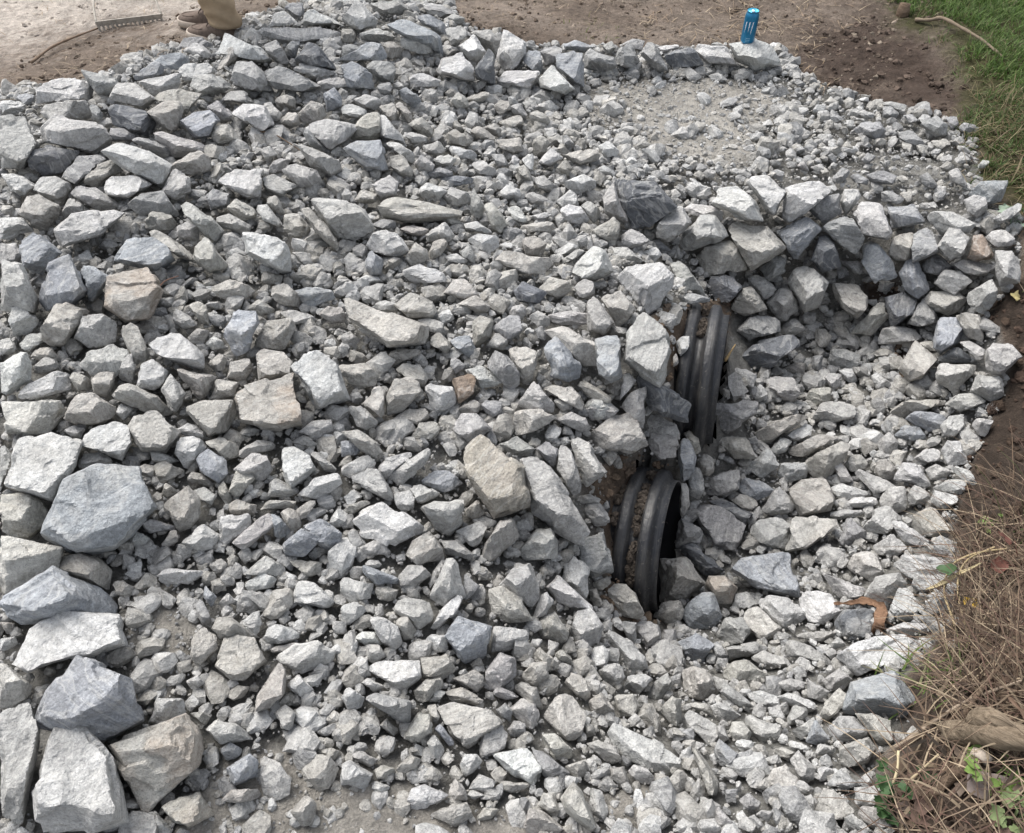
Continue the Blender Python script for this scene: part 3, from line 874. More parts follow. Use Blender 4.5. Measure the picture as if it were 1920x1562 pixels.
t 650,150 760,100 840,160 840,200 780,210 690,170
g 865,270 940,210 1000,220 1015,300 950,360 870,310
t 735,250 790,215 860,240 850,330 750,385 745,300
l.5 1165,210 1300,190 1450,220 1455,255 1330,275 1180,265 #stacked flat slab|flat pale slab with small stones stacked on it, uphill of the far pipe
l 1215,190 1240,155 1290,165 1305,205 1240,220
l 1380,140 1430,105 1510,220 1510,280 1480,320 1390,300
l 1310,50 1370,5 1420,30 1425,110 1340,120
l 935,210 970,155 1020,150 1050,200 1010,250
l 1050,220 1110,180 1170,230 1170,270 1110,290
t.4 1130,300 1260,270 1460,390 1460,500 1400,515 1340,490 1230,340
b.6 1135,400 1190,335 1240,360 1350,490 1340,560 1280,595 1180,560 1160,480 #leaning grey prism|bluish grey prism-shaped boulder leaning downhill on the mound
g 810,490 860,400 930,430 1000,530 1000,600 960,640 900,590
t 935,400 1040,390 1110,430 1070,580 1020,610 990,500
w.6 690,520 760,500 840,530 920,590 860,620 770,630
n 620,570 720,545 755,560 745,650 660,720 640,640 #rusty brown stone|small rusty brown stone on the mid mound, the only one so brown
w 470,610 500,600 630,610 655,690 600,740 530,760 490,700 #white square stone|bright white squarish stone pressed against the rusty brown stone
t 245,680 300,570 400,530 440,600 430,680 350,760 260,785
t 300,520 350,485 440,490 490,560 460,620 420,540
l 40,730 110,720 215,820 150,870 80,840
t 0,510 40,490 140,485 205,550 200,610 90,640 20,560
t 140,690 200,600 250,650 250,740 220,800 150,740
t 320,790 360,740 480,740 490,790 430,835
t 400,890 440,820 530,810 575,850 500,920 410,910
l.6 620,850 680,770 760,770 840,850 830,870 720,935 650,890
t.4 960,840 980,750 1130,740 1195,780 1190,810 1080,870 980,895 #jutting brick-like stone|grey brick-like stone jutting out of the mound uphill of the wedge boulder
l 1000,700 1070,590 1110,610 1200,720 1200,760 1090,740 1000,745
l 1360,740 1410,670 1490,690 1570,750 1500,800 1400,800
t 1145,620 1200,600 1300,620 1380,700 1350,750 1290,660 1180,660
l 1195,690 1290,675 1305,740 1240,760
l 1205,800 1290,755 1370,790 1400,850 1360,880 1270,830
k.75 660,990 730,930 800,905 900,970 1030,1070 1060,1200 1030,1300 880,1350 830,1320 740,1190 690,1060 #big tan tilted boulder|biggest tan boulder tilted on the mound with a faint reddish patch
l.8 1010,1030 1080,1010 1160,1050 1250,1170 1330,1290 1410,1440 1370,1500 1300,1500 1210,1420 1050,1350 1040,1280 1060,1150 #long tilted pale boulder|long pale boulder tilted beside the biggest tan boulder
g 890,940 990,895 1090,960 1070,1000 1010,1015 950,990
g 1085,960 1150,925 1220,960 1210,1060 1180,1060
l 1210,1060 1230,945 1290,970 1350,1140 1340,1210 1300,1220 1220,1100
l.7 1280,910 1330,885 1390,920 1490,1080 1470,1120 1370,1200 1350,1120
l.6 0,1070 150,990 210,1030 200,1060 50,1130 10,1110
b 0,920 70,920 120,970 90,1000 0,1015
t 0,870 100,860 200,930 250,1000 200,1040 120,980
l 195,1080 250,1020 390,980 390,1010 280,1090 240,1150
l.6 280,1100 340,1040 500,945 520,980 480,1060 320,1185 290,1150 #pale bar stone|pale bar-shaped stone with squared end on the mid mound
b 445,1130 500,1090 600,1090 665,1140 650,1180 570,1210 480,1170 #dark-flanked greenish stone|greenish grey stone with one dark flank beside the biggest tan boulder
l 50,1120 140,1080 200,1080 300,1230 270,1265 180,1200 90,1160
w.7 40,1370 120,1290 210,1250 330,1310 450,1390 440,1450 310,1530 120,1460 #broad pale cushion stone|broad pale cushion-shaped boulder on the lower mid mound
l.4 430,1290 520,1250 630,1250 690,1310 690,1400 610,1470 530,1440
w 300,1220 380,1195 420,1240 410,1300 340,1320 300,1270
l 380,1190 440,1160 570,1220 480,1260 430,1280
t 690,1310 770,1245 820,1340 740,1360 700,1340
w.7 640,1430 730,1390 790,1380 825,1410 770,1530 720,1510
t.3 800,1500 890,1370 970,1350 990,1420 960,1500 850,1600 790,1600
l.5 985,1530 1100,1410 1180,1410 1225,1480 1220,1560 1150,1590 1000,1590
t 0,1330 40,1280 150,1240 170,1265 80,1330
t 360,1560 400,1480 500,1425 580,1520 590,1600 430,1620
l 105,1520 180,1480 250,1500 285,1560 150,1570
l 560,1480 650,1475 740,1550 730,1590 580,1560
w 735,1360 800,1345 880,1370 830,1420 740,1380
t 500,330 560,310 620,390 590,430 500,380
b 605,340 720,330 760,420 720,450 640,400
t 240,450 290,410 440,400 450,430 300,500 260,490
l 810,390 870,310 940,350 920,420 850,400
l 0,330 50,300 110,350 80,400 10,390
l 420,240 500,225 575,260 570,320 500,310
g 610,500 620,440 700,490 690,510 640,545
t 660,740 740,680 780,710 770,760 690,780
g 785,720 820,690 900,700 900,780 840,800
@D 0 520 3
b.7 215,130 250,0 290,-110 340,-130 400,-110 480,20 500,100 460,150 330,140 260,190 #blue pyramid boulder|blue-grey pyramid boulder beside the rust-stained block
b.5 440,-80 530,-60 640,0 590,70 500,160 490,90
r.6 640,-20 830,-60 880,0 910,60 900,130 850,240 700,250 590,170 600,70 #rust-stained block|pale tan block with an orange rust stain on its upper face
w 35,240 70,150 140,150 230,250 160,330 80,340 55,270
t 215,290 290,150 360,140 490,180 470,240 360,390 260,390 240,310
l.4 410,340 480,200 580,195 670,250 660,370 480,410
l 100,380 160,320 240,310 265,350 160,430
l.6 0,0 20,-110 130,-70 190,50 220,150 200,210 60,200 0,180 #big pale edge block|big pale block at the pile's left edge next to the blue pyramid boulder
l 0,440 0,340 60,340 100,400 70,430
w 0,470 70,420 150,425 180,500 170,580 0,700
t 170,450 220,385 290,400 360,480 260,480
l 180,510 240,450 310,460 350,510 280,530 200,550
w 70,680 180,580 300,520 390,540 400,610 340,650 180,690
t 385,560 410,530 490,560 520,600 510,640 440,640
t 515,580 560,535 640,530 640,600 600,680 530,650
l.4 445,500 480,420 640,370 700,400 710,460 650,570 520,560
l 660,570 690,470 740,420 765,500 750,570 710,590
t 660,270 700,235 780,280 850,440 840,480 760,520 720,400
w.8 850,370 950,290 1040,340 1160,440 1155,540 960,480 860,420 #white kite slab|white kite-shaped slab tilted across the near mound
w.6 770,600 790,480 850,455 950,530 930,600 870,640 790,630
l 905,640 960,540 1050,650 990,780 960,770
t.85 970,510 1090,540 1220,545 1210,590 1140,690 1080,650 #triangular flat stone|flat triangular buff stone with its point down over a dark gap
t 1180,680 1220,570 1340,590 1320,690 1200,700
r.85 1310,660 1340,610 1500,570 1640,560 1670,640 1700,780 1690,850 1560,870 1440,840 1340,830 #big square buff slab|big square buff slab with a brown blush at its centre
w.7 1640,500 1700,420 1790,410 1890,480 1920,530 1960,640 1920,700 1780,740 1740,650 1660,560 #smooth oval boulder|smooth white-topped oval boulder with bluish flank beside the big square buff slab
t.85 1430,430 1470,395 1590,410 1650,470 1640,560 1450,590
t 1420,390 1500,240 1640,225 1665,280 1600,410 1530,400
b.6 1235,310 1330,175 1440,190 1460,260 1400,420 1320,450 1260,370 #blue veined stone|upright blue-grey stone with a dark lower face uphill of the square slab
l 970,240 990,170 1110,250 1110,280 1030,290
t 1060,150 1120,125 1170,180 1180,270 1120,250
t 1170,60 1280,10 1400,40 1450,80 1350,160 1230,110
t 1390,170 1450,120 1550,180 1540,210 1470,215
t 1530,50 1600,30 1690,100 1680,170 1590,160 1530,110
b.4 1650,80 1740,45 1860,70 1890,120 1760,170 1700,140
l 1575,190 1660,180 1790,230 1780,250 1650,270
t 1795,210 1850,160 1920,170 1960,250 1870,260
w 1150,370 1200,330 1260,360 1260,400 1180,410
t 1050,340 1110,290 1180,300 1130,400 1070,370
t 1170,490 1230,430 1280,450 1260,520 1200,530
t 1280,560 1300,480 1400,455 1420,510 1370,590
m.6 0,730 30,690 340,690 375,760 300,860 180,885 40,880 #rough cream ledge stone|rough cream ledge-like stone with pitted face at the pile's left edge
t 365,770 420,660 520,650 670,740 610,830 500,840 370,810
w 650,760 680,700 750,740 700,810
t 630,670 660,600 760,600 900,660 960,740 960,790 850,740 720,730
t.85 720,830 760,760 880,750 980,830 990,910 930,990 780,980 740,900 #round dusty boulder|round dusty buff boulder between the rough white ones and the dark gap
w.7 465,920 490,870 640,800 715,810 750,940 700,1040 600,1000 490,960
w 340,860 410,835 480,850 460,910 400,900
w.85 35,1120 70,980 150,890 290,850 420,900 455,960 440,1060 310,1250 230,1240 60,1180 #rough white boulder|big rough white boulder pressed against the big blue boulder
w 430,1080 470,990 570,980 645,1040 540,1070
b.8 220,1470 310,1250 400,1120 540,1060 720,1060 830,1140 875,1240 850,1340 730,1430 640,1540 500,1560 350,1540 260,1490 #big blue boulder|biggest blue-grey boulder with wavy veins near the pile's left edge
m.6 0,1220 110,1215 230,1240 275,1330 270,1390 190,1470 0,1450
m.55 0,1470 140,1470 300,1500 360,1560 340,1650 180,1790 0,1800
l 0,920 70,1010 30,1150 0,1200
t.8 1060,720 1130,690 1310,690 1330,780 1290,860 1210,900 1140,870 1070,780 #notched buff stone|buff stone with notched top edge right beside the big square buff slab
w 975,860 1050,820 1120,840 1170,890 1130,920 1010,880
w 980,990 1010,900 1090,890 1180,950 1100,1010 1050,1085
b.6 1100,1010 1170,960 1270,1030 1280,1110 1230,1160 1130,1100
t 1165,920 1250,890 1340,950 1340,1010 1270,1030 1200,970
l 1340,980 1440,915 1555,930 1530,970 1400,990 1350,1020
l 1330,1060 1420,985 1500,1000 1540,1090 1500,1150 1420,1150 1350,1110
w.85 1580,1080 1590,960 1650,950 1740,1000 1785,1080 1660,1180 1610,1160
l 1510,1160 1550,1120 1620,1180 1700,1200 1610,1240 1510,1230
w 1700,1200 1780,1120 1900,1100 1920,1160 1800,1250 1710,1230
l 1740,990 1780,980 1890,1070 1890,1095 1830,1090
l 1680,870 1760,810 1860,800 1880,860 1770,920
l 1640,930 1710,880 1790,940 1760,960
t 1300,1170 1330,1090 1430,1085 1430,1140 1340,1240 1310,1220
t 865,1060 930,1030 1040,1090 990,1130 900,1170
t 1050,1150 1070,1090 1140,1100 1220,1170 1160,1180
l 1080,1200 1150,1180 1220,1230 1190,1280 1120,1250
t.7 920,1270 1010,1210 1060,1170 1120,1230 1145,1340 1080,1420 1010,1440 950,1350
t 1225,1180 1260,1145 1310,1240 1280,1290 1230,1220
t 1285,1280 1330,1250 1450,1280 1440,1340 1300,1330
w.6 1240,1400 1270,1340 1420,1330 1410,1400 1310,1490 1240,1510
l 1310,1490 1400,1400 1510,1320 1560,1350 1540,1400 1380,1530
b 1520,1330 1570,1340 1640,1420 1590,1470 1540,1460
t 1660,1310 1740,1255 1785,1260 1720,1360 1690,1370
w 1045,1470 1130,1390 1180,1410 1240,1450 1200,1530 1120,1550 1050,1510
w 720,1460 760,1425 860,1470 840,1500 740,1520
w 795,1390 850,1360 990,1400 980,1420 840,1440
t 1460,1310 1500,1250 1660,1260 1650,1300 1550,1310
t 1570,1320 1630,1290 1690,1340 1690,1400 1640,1440
t 910,1220 930,1150 1010,1210 950,1240
w 850,980 900,980 1010,1030 980,1055 860,1040
b 1590,1500 1700,1400 1810,1430 1800,1500 1720,1580 1600,1560
b 1700,1400 1800,1355 1920,1440 1900,1540 1810,1520
t 910,1500 960,1420 1000,1420 1000,1490 930,1530
t 780,1070 820,1045 880,1060 870,1140 800,1110
@G 0 1040 2.992
b.4 10,290 60,210 180,190 220,110 320,95 430,120 590,190 680,290 685,350 540,320 340,310 200,340 130,390 30,330 #blue saddle boulder|blue-grey saddle-shaped boulder behind the big white-topped loaf boulder
w.65 75,570 130,410 240,330 350,310 600,330 680,370 720,480 660,540 500,580 330,620 160,665 80,610 #white-topped loaf boulder|big loaf-shaped boulder, white on top with dark bluish front
b.5 200,900 260,760 400,590 500,585 640,640 770,740 790,850 780,950 570,1060 380,990 220,980 #blue hump boulder|big bluish hump boulder with a darker lower front, between white boulders
m.6 0,590 40,620 190,740 160,800 0,890
w.9 190,1320 200,1150 250,940 310,895 410,905 440,970 560,1060 660,1190 690,1330 710,1450 690,1580 200,1600 #tall white boulder|tallest white boulder, bell-shaped and smooth, at the bottom of the pile
m.62R 590,1085 740,1010 900,950 1040,900 1130,970 1170,1040 1130,1190 850,1430 760,1390 700,1240 640,1150 #white-topped rusty block|big block with flat white top and rusty brown lower sides
l.7R 0,890 110,850 190,860 230,1000 190,1200 140,1470 90,1510 0,1480
t 325,90 360,10 460,-10 560,20 630,90 620,150 590,195 430,120
t 630,160 690,140 760,190 720,250 650,220
w 860,110 960,75 1140,90 1140,130 1060,170 920,160
t 1070,590 1080,460 1140,410 1220,450 1225,520 1130,615
t.85 1200,620 1250,490 1310,450 1430,460 1500,600 1370,710 1290,700 #fan-shaped buff slab|fan-shaped buff slab lying flat on the dusty near slope
t 1190,420 1220,350 1300,350 1420,440 1420,470 1300,450 1230,470
l 1340,390 1450,300 1470,400 1430,470 1380,430
t.7 1420,890 1440,790 1500,700 1560,600 1610,630 1600,780 1500,890
w 1600,730 1680,670 1770,770 1690,800
w 1480,470 1500,410 1570,390 1710,460 1570,500 1490,490
l.6 1550,570 1650,500 1780,475 1880,540 1870,600 1690,670 1600,620
t 1500,520 1660,490 1700,500 1590,550 1510,550
w.7 1635,270 1680,150 1760,160 1890,270 1840,300 1700,280
w 1360,170 1480,95 1550,140 1530,180 1400,210
l 1370,110 1490,10 1600,70 1590,130 1500,100
t 1615,40 1680,25 1800,45 1810,100 1730,130
r 900,1420 1000,1350 1120,1330 1170,1400 1160,1480 1060,1530 960,1490 #pinkish flat stone|pinkish flat stone half sunk in dust beside the white-topped rusty block
b 1230,1090 1290,1050 1360,1090 1350,1130 1270,1160
b.5 1265,1200 1400,1120 1445,1160 1440,1250 1360,1280 1300,1290 #small slaty stone in the dust|small slaty blue stone with a dark notch alone in the dust
l 1450,1190 1480,1130 1535,1150 1500,1210
l 1150,980 1220,930 1330,940 1400,1000 1390,1040 1240,1060
w 840,930 880,810 1020,810 1055,890 900,960 860,950
t 1065,890 1150,880 1195,920 1150,960 1090,920
t 1240,1380 1300,1320 1450,1310 1480,1360 1350,1400
l 1540,880 1600,840 1660,890 1640,990 1580,970
l 900,730 950,680 1050,660 1020,720 930,750
l 1040,710 1110,675 1150,720 1090,770
t 1265,790 1330,730 1400,740 1370,800 1310,820
g 1080,260 1130,250 1190,360 1170,405 1130,390
b 1135,230 1150,170 1220,240 1190,300
l 1220,280 1280,210 1330,260 1260,300
t 1170,60 1240,20 1285,60 1220,115
t 1630,1440 1720,1340 1780,1400 1750,1520 1690,1530
l 830,1450 880,1440 970,1550 940,1600 850,1560
l 1740,1000 1880,940 1920,960 1840,1020
w 0,470 90,460 100,500 0,560
t 0,380 80,380 90,430 40,450
t 1795,1100 1860,1080 1920,1110 1860,1170
@H 640 1040 2.992
l 0,150 80,140 160,155 180,190 170,240 60,270 0,230
w.6 0,290 90,265 155,310 50,390 0,400
b.5 110,90 130,60 230,100 320,130 310,165 190,165
l.6 320,120 370,55 450,50 505,120 420,180 330,180
l 490,180 510,90 570,20 590,50 540,150 500,190
t 180,190 230,170 320,200 300,260 220,260
l 510,200 590,20 650,20 690,200 680,250 590,300 530,260
g 690,100 780,180 690,270 680,180
l 270,280 360,245 500,260 520,330 500,400 430,440 310,340
w 480,440 560,310 640,230 690,230 640,340 520,440
t.35 810,190 900,170 960,240 1010,240 1070,340 1060,380 910,400 850,330 #rugged overhang stone|rugged grey stone overhanging a shaded flat stone below it
l 900,200 920,120 980,50 1060,50 1110,150 1110,260 1070,310 960,230
w 1080,340 1130,190 1200,260 1150,340 1090,360
w 1140,180 1200,125 1250,140 1300,220 1430,310 1300,300 1200,260
w.7 1235,130 1250,60 1300,5 1390,70 1390,200 1370,250 1290,190
b.6 575,450 630,380 700,360 800,390 840,440 820,580 740,600 660,580 600,510 #blue ball stone|rounded blue-grey ball-like stone low on the mound, bluest thereabouts
l 850,400 1050,420 1050,480 940,550 840,550 860,450
t 1090,380 1200,320 1250,390 1280,450 1270,500 1130,470
w.7 1285,400 1300,310 1400,290 1470,400 1440,500 1390,530 1290,470
w.7 1465,450 1500,410 1600,460 1720,580 1740,650 1640,670 1570,620 #speckled bar stone|long white bar-shaped stone speckled with black, below the near pipe
l.6 1660,420 1690,370 1780,390 1800,470 1720,560 1660,490
g 1560,390 1590,370 1660,380 1650,500 1600,470
l 1790,480 1810,420 1880,420 1880,490 1810,530
w 160,350 230,345 330,400 350,510 300,540 230,500 180,410
t 300,370 370,340 420,420 410,470 350,480
w 70,470 110,430 200,440 240,510 130,510
l 140,500 220,505 250,570 200,610 140,600
w.7 140,640 200,600 440,590 450,690 340,770 230,700
t 445,600 500,570 590,560 650,650 570,710 460,690
t 635,690 750,645 800,690 800,740 760,780 660,720
l 805,780 810,650 890,550 980,580 980,680 920,740
t 1000,690 1070,610 1150,600 1160,690 1090,740
t 1065,570 1110,515 1220,610 1220,650 1150,660
t 1195,560 1240,530 1300,590 1290,630 1210,590
l.5 1445,660 1470,610 1550,605 1600,680 1540,760 1480,720
w 1575,750 1610,680 1710,670 1745,700 1660,790
l 1700,790 1760,700 1830,660 1870,730 1790,830
t 1245,720 1290,665 1370,690 1400,780 1390,830 1320,790
t.85 1140,890 1200,790 1300,780 1360,870 1360,960 1330,1065 1250,1030 1150,930 #buff potato boulder|potato-shaped buff boulder over a dark hollow low on the mound
t.5 1380,830 1460,770 1530,860 1520,910 1430,900
t 1530,790 1640,780 1670,850 1650,920 1550,920 1540,830
t 1655,920 1700,840 1750,830 1790,920 1800,1030 1740,1010
t.5 1780,870 1850,790 1910,810 1905,1000 1860,970
w.75 1490,1010 1520,960 1620,980 1800,1050 1910,1140 1900,1200 1830,1240 1760,1230 1650,1170 1580,1150 1520,1050 #long pale whale boulder|long pale whale-shaped boulder lowest on the near slope
t.8 540,850 620,820 760,850 850,870 910,960 830,980 770,1050 700,1080 620,1020 560,900 #broad dusty boulder|broad dusty buff boulder half buried on the near slope
t 360,1000 430,890 500,890 510,1000 420,1060 370,1040
g.4 140,800 190,775 390,820 390,940 350,950 230,890 150,830 #dark brick stone|dark grey brick-shaped stone with ragged end on the near slope
l.8 770,1100 800,980 900,960 940,1000 920,1090 800,1150
w.8 870,1150 900,1110 1040,1085 1120,1180 1130,1260 1080,1310 1040,1270 930,1220 #greenish pale flake|greenish pale flake of stone lying flat on the near slope
g 1070,1090 1140,1110 1280,1220 1260,1250 1140,1250 1120,1180
l 950,860 1010,810 1090,830 1110,900 1080,980 1030,960 960,900
l 930,980 970,920 1030,950 1040,1010 950,1030
t 955,750 1010,715 1100,740 1140,870 1100,860 1020,810
g 840,790 880,735 960,770 1000,800 920,820
g 870,870 920,830 960,880 950,950 900,920
t 1130,1010 1200,1005 1290,1090 1290,1140 1200,1150 1140,1070
l 480,1060 520,1005 580,1090 560,1140 500,1150
b 520,980 560,950 640,1060 610,1080
w 660,1180 690,1120 760,1120 790,1160 740,1220 680,1250
l 50,1130 110,1100 215,1150 160,1195
w 0,1180 60,1150 140,1200 170,1260 140,1330 0,1290
l 170,1310 190,1270 280,1300 230,1350
w.8 360,1380 390,1310 470,1280 600,1350 530,1400 400,1440
t 490,1460 600,1410 700,1390 740,1470 640,1530
t 750,1490 800,1420 890,1420 850,1480 770,1500
t.7 1220,1370 1310,1260 1360,1320 1440,1540 1400,1560 1280,1470 1240,1430 #buff shark-fin stone|buff stone pointed like a shark fin at the very foot of the slope
m 1110,1390 1130,1340 1190,1330 1230,1420 1200,1480 1130,1430
l 1390,1400 1400,1310 1460,1330 1500,1440 1470,1500 1400,1450
t 1025,1520 1060,1420 1120,1430 1250,1540 1200,1580 1050,1570
t 870,1300 900,1270 1060,1280 1060,1310 950,1340
l 700,1350 730,1310 810,1350 740,1375
l 1380,1250 1440,1200 1500,1200 1510,1240 1420,1270
l 1605,1220 1640,1175 1720,1200 1770,1280 1690,1290
t 1510,1200 1590,1190 1620,1290 1560,1310 1510,1250
t 600,1340 640,1250 690,1310 710,1370 620,1400
t 1250,1190 1370,1150 1375,1240 1300,1260
t 1380,1060 1450,1040 1540,1070 1580,1160 1510,1180 1420,1100
t 1340,920 1420,960 1420,1010 1360,1030
t 300,1190 390,1125 450,1150 420,1200 330,1240
t 180,1210 230,1180 300,1200 280,1270 200,1260
t 210,960 260,920 330,990 290,1020
t 480,850 530,840 560,920 520,960 490,900
t 580,770 680,745 840,840 760,850 620,820
l 490,830 530,755 590,770 550,820
t 400,760 470,700 560,690 570,740 490,820 420,830
w 455,480 500,450 590,450 600,540 530,550
l 110,720 150,690 250,740 190,775
w 0,800 40,740 130,800 110,860 40,880
@I 1280 1040 2.992
b.85 270,90 330,20 600,-20 620,80 665,220 600,235 540,170 430,200
w.6 410,260 470,215 600,230 690,320 690,360 560,460 500,370
w.6 640,240 720,190 830,220 870,280 850,350 790,400 700,380 680,300
m.8 330,390 360,300 420,290 560,410 530,470 440,490 360,410
w 280,300 290,220 360,205 410,260 400,290 340,310
l 185,450 240,360 340,350 380,430 330,500 240,520
l 800,130 830,120 1030,190 1000,240 900,260 840,200
d.8 845,390 900,310 1040,300 1070,340 1060,450 930,500 #dark stone under the bark|dark grey stone with the strip of brown bark curled on it
m.5 920,70 960,0 1040,-20 1090,20 1135,100 1060,160 980,110
l 1010,240 1080,120 1220,100 1260,170 1190,230 1150,310 1120,320
w 1160,310 1210,190 1260,190 1340,270 1310,370 1220,380
w 1130,420 1230,380 1380,390 1405,440 1270,455 1150,445
w.85 900,540 980,480 1120,460 1250,455 1390,520 1300,570 1140,640 980,680 910,620 #broad white grass-edge slab|broad white slab with grass hanging over it, below the bark strip
w 1180,40 1240,0 1440,0 1540,70 1550,130 1400,110 1270,150 1200,90
w 1265,180 1320,120 1480,110 1520,140 1340,225
l 570,500 610,470 720,500 850,600 840,640 700,600 580,560
m 620,460 700,430 860,430 850,470 780,500
l 800,520 870,460 920,510 830,545
b 0,470 70,440 160,490 150,560 100,625 20,580 -20,520
g 155,500 200,490 260,560 250,610 190,600
t.6 195,670 280,600 360,585 440,640 490,690 420,740 300,730
l 380,580 460,540 580,580 600,620 480,650
l 240,520 350,500 420,500 440,550 340,580 260,590
t.5 0,650 60,620 140,640 200,740 200,800 140,835 0,790
l 200,770 240,720 370,820 410,870 380,890 290,840
w 350,780 440,765 540,800 550,860 490,890
l 480,860 540,840 580,920 520,950 490,900
l 510,720 600,690 690,710 690,760 580,775
w 550,790 590,765 740,830 760,880 680,890 570,830
l 580,920 630,830 700,870 700,920 590,970
l 690,690 830,770 790,830 700,800
l 775,710 880,640 950,700 900,760 820,770
t 765,900 800,820 880,750 940,800 880,880 800,945
b.5 930,750 960,710 1080,700 1150,660 1230,710 1310,820 1330,950 1270,985 1180,900 1060,860 910,900 900,850 #jagged blue boulder|big jagged blue-grey boulder at the dry grass edge
l.4 795,970 880,905 960,905 1050,990 1040,1030 880,1060 830,1020
t 965,890 1060,890 1170,930 1190,1050 1120,1085 1050,1020
t.5 865,1130 880,1070 1060,1020 1090,1090 1040,1170 900,1200 #grey dome by the dry grass|smooth grey dome-like boulder by the dry grass and twig
l 605,990 740,910 740,990 660,1045
b 690,1050 740,910 830,1040 760,1070
l 330,910 370,890 460,970 560,960 550,1050 460,1080 400,1030
t 255,1000 280,940 340,935 385,1000 370,1050 280,1040
l 180,960 230,960 260,1030 230,1060 190,1020
l.8 10,900 40,865 200,960 190,1060 150,1070 20,970
l 160,850 220,825 330,900 260,950 190,930
w 285,1060 330,1030 400,1045 400,1105 340,1110
b 175,1110 200,1030 310,1120 290,1170 210,1200
w 580,1060 610,1040 720,1080 710,1105 590,1080
l 610,1150 650,1100 750,1200 740,1260 680,1300 620,1190
m.8 470,1250 500,1190 580,1170 660,1270 640,1330 570,1360 490,1310 #yellowish pentagon stone|yellowish five-sided stone among small gravel at the foot of the slope
w 750,1200 790,1185 860,1210 820,1265 770,1270
g 800,1300 880,1200 1000,1290 950,1310
l 730,1130 760,1060 860,1080 850,1120 800,1130
l 960,1340 1000,1300 1100,1290 1115,1390 1060,1420 970,1400
t.85 710,1470 790,1310 850,1320 970,1440 900,1490 760,1480
l 905,1480 950,1450 1080,1560 1000,1590 930,1540
t 970,1440 1020,1410 1130,1420 1210,1490 1190,1540 1070,1540
l 310,1380 370,1340 445,1390 430,1430 370,1440
l 30,1360 90,1250 130,1300 120,1390 60,1390
t 50,1080 90,1100 200,1270 190,1340 140,1360 100,1230
l 50,1540 80,1490 180,1480 240,1560 100,1580
l 365,1480 400,1455 460,1520 420,1550
l 170,1500 190,1400 300,1520 220,1540
l 410,1460 440,1430 510,1440 480,1500
l 450,1150 530,1120 560,1170 490,1205
t 1190,1060 1190,980 1270,1020 1250,1050
t 490,1100 560,1080 630,1110 590,1160
t 0,840 70,825 160,840 150,900 60,880
w 1370,230 1500,180 1540,280 1430,330
w 1500,470 1560,470 1560,530 1480,520
w 1450,330 1560,350 1600,400 1500,400
l 1330,310 1400,340 1480,420 1460,470 1400,440
"""

# ------------------------------------------------------------------ ground: one sheet to the horizon
def ext(a, out):
    lo, hi = a[0], a[-1]
    s = np.array(out)
    return np.concatenate([lo - s[::-1], a, hi + s])
OUT = [.05, .12, .25, .5, 1, 2, 4, 8, 16, 32, 60, 110]
X, Y = ext(gx, OUT), ext(gy, OUT)
XX, YY = np.meshgrid(X, Y)
GVX = np.stack([XX.ravel(), YY.ravel()], -1)
Z = hz(GVX[:, 0], GVX[:, 1])
dout = np.maximum(np.maximum(GX0 - GVX[:, 0], GVX[:, 0] - GX1), np.maximum(GY0 - GVX[:, 1], GVX[:, 1] - GY1)).clip(0)
Z = Z * np.exp(-dout / 3)
W3 = np.c_[GVX, Z]
px = project(W3)
near = dout <= 0
def zone(polys, amp=16):
    o = np.zeros(len(W3))
    o[near] = soft(px[near], W3[near], polys, amp)
    return o[:, None]
zp = np.zeros(len(W3)); zp[near] = in_poly(px[near], PILE)
nz1 = fbm(W3 * 2.3, 4, 1)[:, None]
nz2 = fbm(W3 * 14, 3, 2)[:, None]
col = np.array([[.150, .118, .094]]) * (1 + .35 * nz1 + .35 * nz2)
def over(c, c2, m):
    return c * (1 - m) + np.array([c2]) * (1 + .16 * nz1 + .22 * nz2) * m
col = over(col, (.20, .168, .14), np.clip(.5 + nz1 * 1.6, 0, 1) * .6)
col = over(col, (.43, .385, .34), zone([ROAD, ROAD2], 26))
col = over(col, (.060, .043, .034), zone([MUD], 26) * .95)
col = over(col, (.050, .048, .022), zone([GRASS], 20))
col = over(col, (.21, .205, .19), zp[:, None])
col = over(col, (.315, .298, .268), zone([SAND], 22))
col = over(col, (.285, .267, .238), zone([DUST, DUST2, DUST3], 22))
col = over(col, (.050, .038, .030), zone([BANK], 14))
col = over(col, (.060, .045, .035), zone([LITTER], 14))
col = over(col, (.125, .094, .070), zone([BACKF1, BACKF2], 14))
col = over(col, (.06, .045, .036), zone([SOIL3, SOIL4], 8))
dustm = np.maximum(zone([SAND], 22), zone([DUST, DUST2, DUST3], 22))[:, 0]
back = zone([BACKF1, BACKF2], 8)[:, 0]
low = np.zeros(len(W3)); low[near] = soft(px[near], W3[near], [PILE], 8)
Zd = Z - .028 * low * (1 - dustm) * (1 - back)
for c, n, rad in PIPES:                                  # the fill stops short of each pipe's end
    q = W3 - c
    h2 = n[:2] / np.linalg.norm(n[:2])
    s = q[:, :2] @ h2
    lat = np.abs(q[:, 0] * -h2[1] + q[:, 1] * h2[0])
    k = (s > -.142) & (s < .03) & (lat < rad * 1.03)
    Zd[k] = np.minimum(Zd[k], c[2] - .12)
micro = fbm(W3 * 9, 4, 3) * .016 + np.abs(fbm(W3 * 30, 3, 4)) * .012
Zd = Zd + micro * np.where(near, 1, 0) * (1 - .55 * dustm)
V = np.c_[GVX, Zd]
nx, ny = len(X), len(Y)
ii = (np.arange(ny - 1)[:, None] * nx + np.arange(nx - 1)[None]).ravel()
F = np.stack([ii, ii + 1, ii + nx + 1, ii + nx], -1)
fc = V[F].mean(1)
keep = np.ones(len(F), bool)
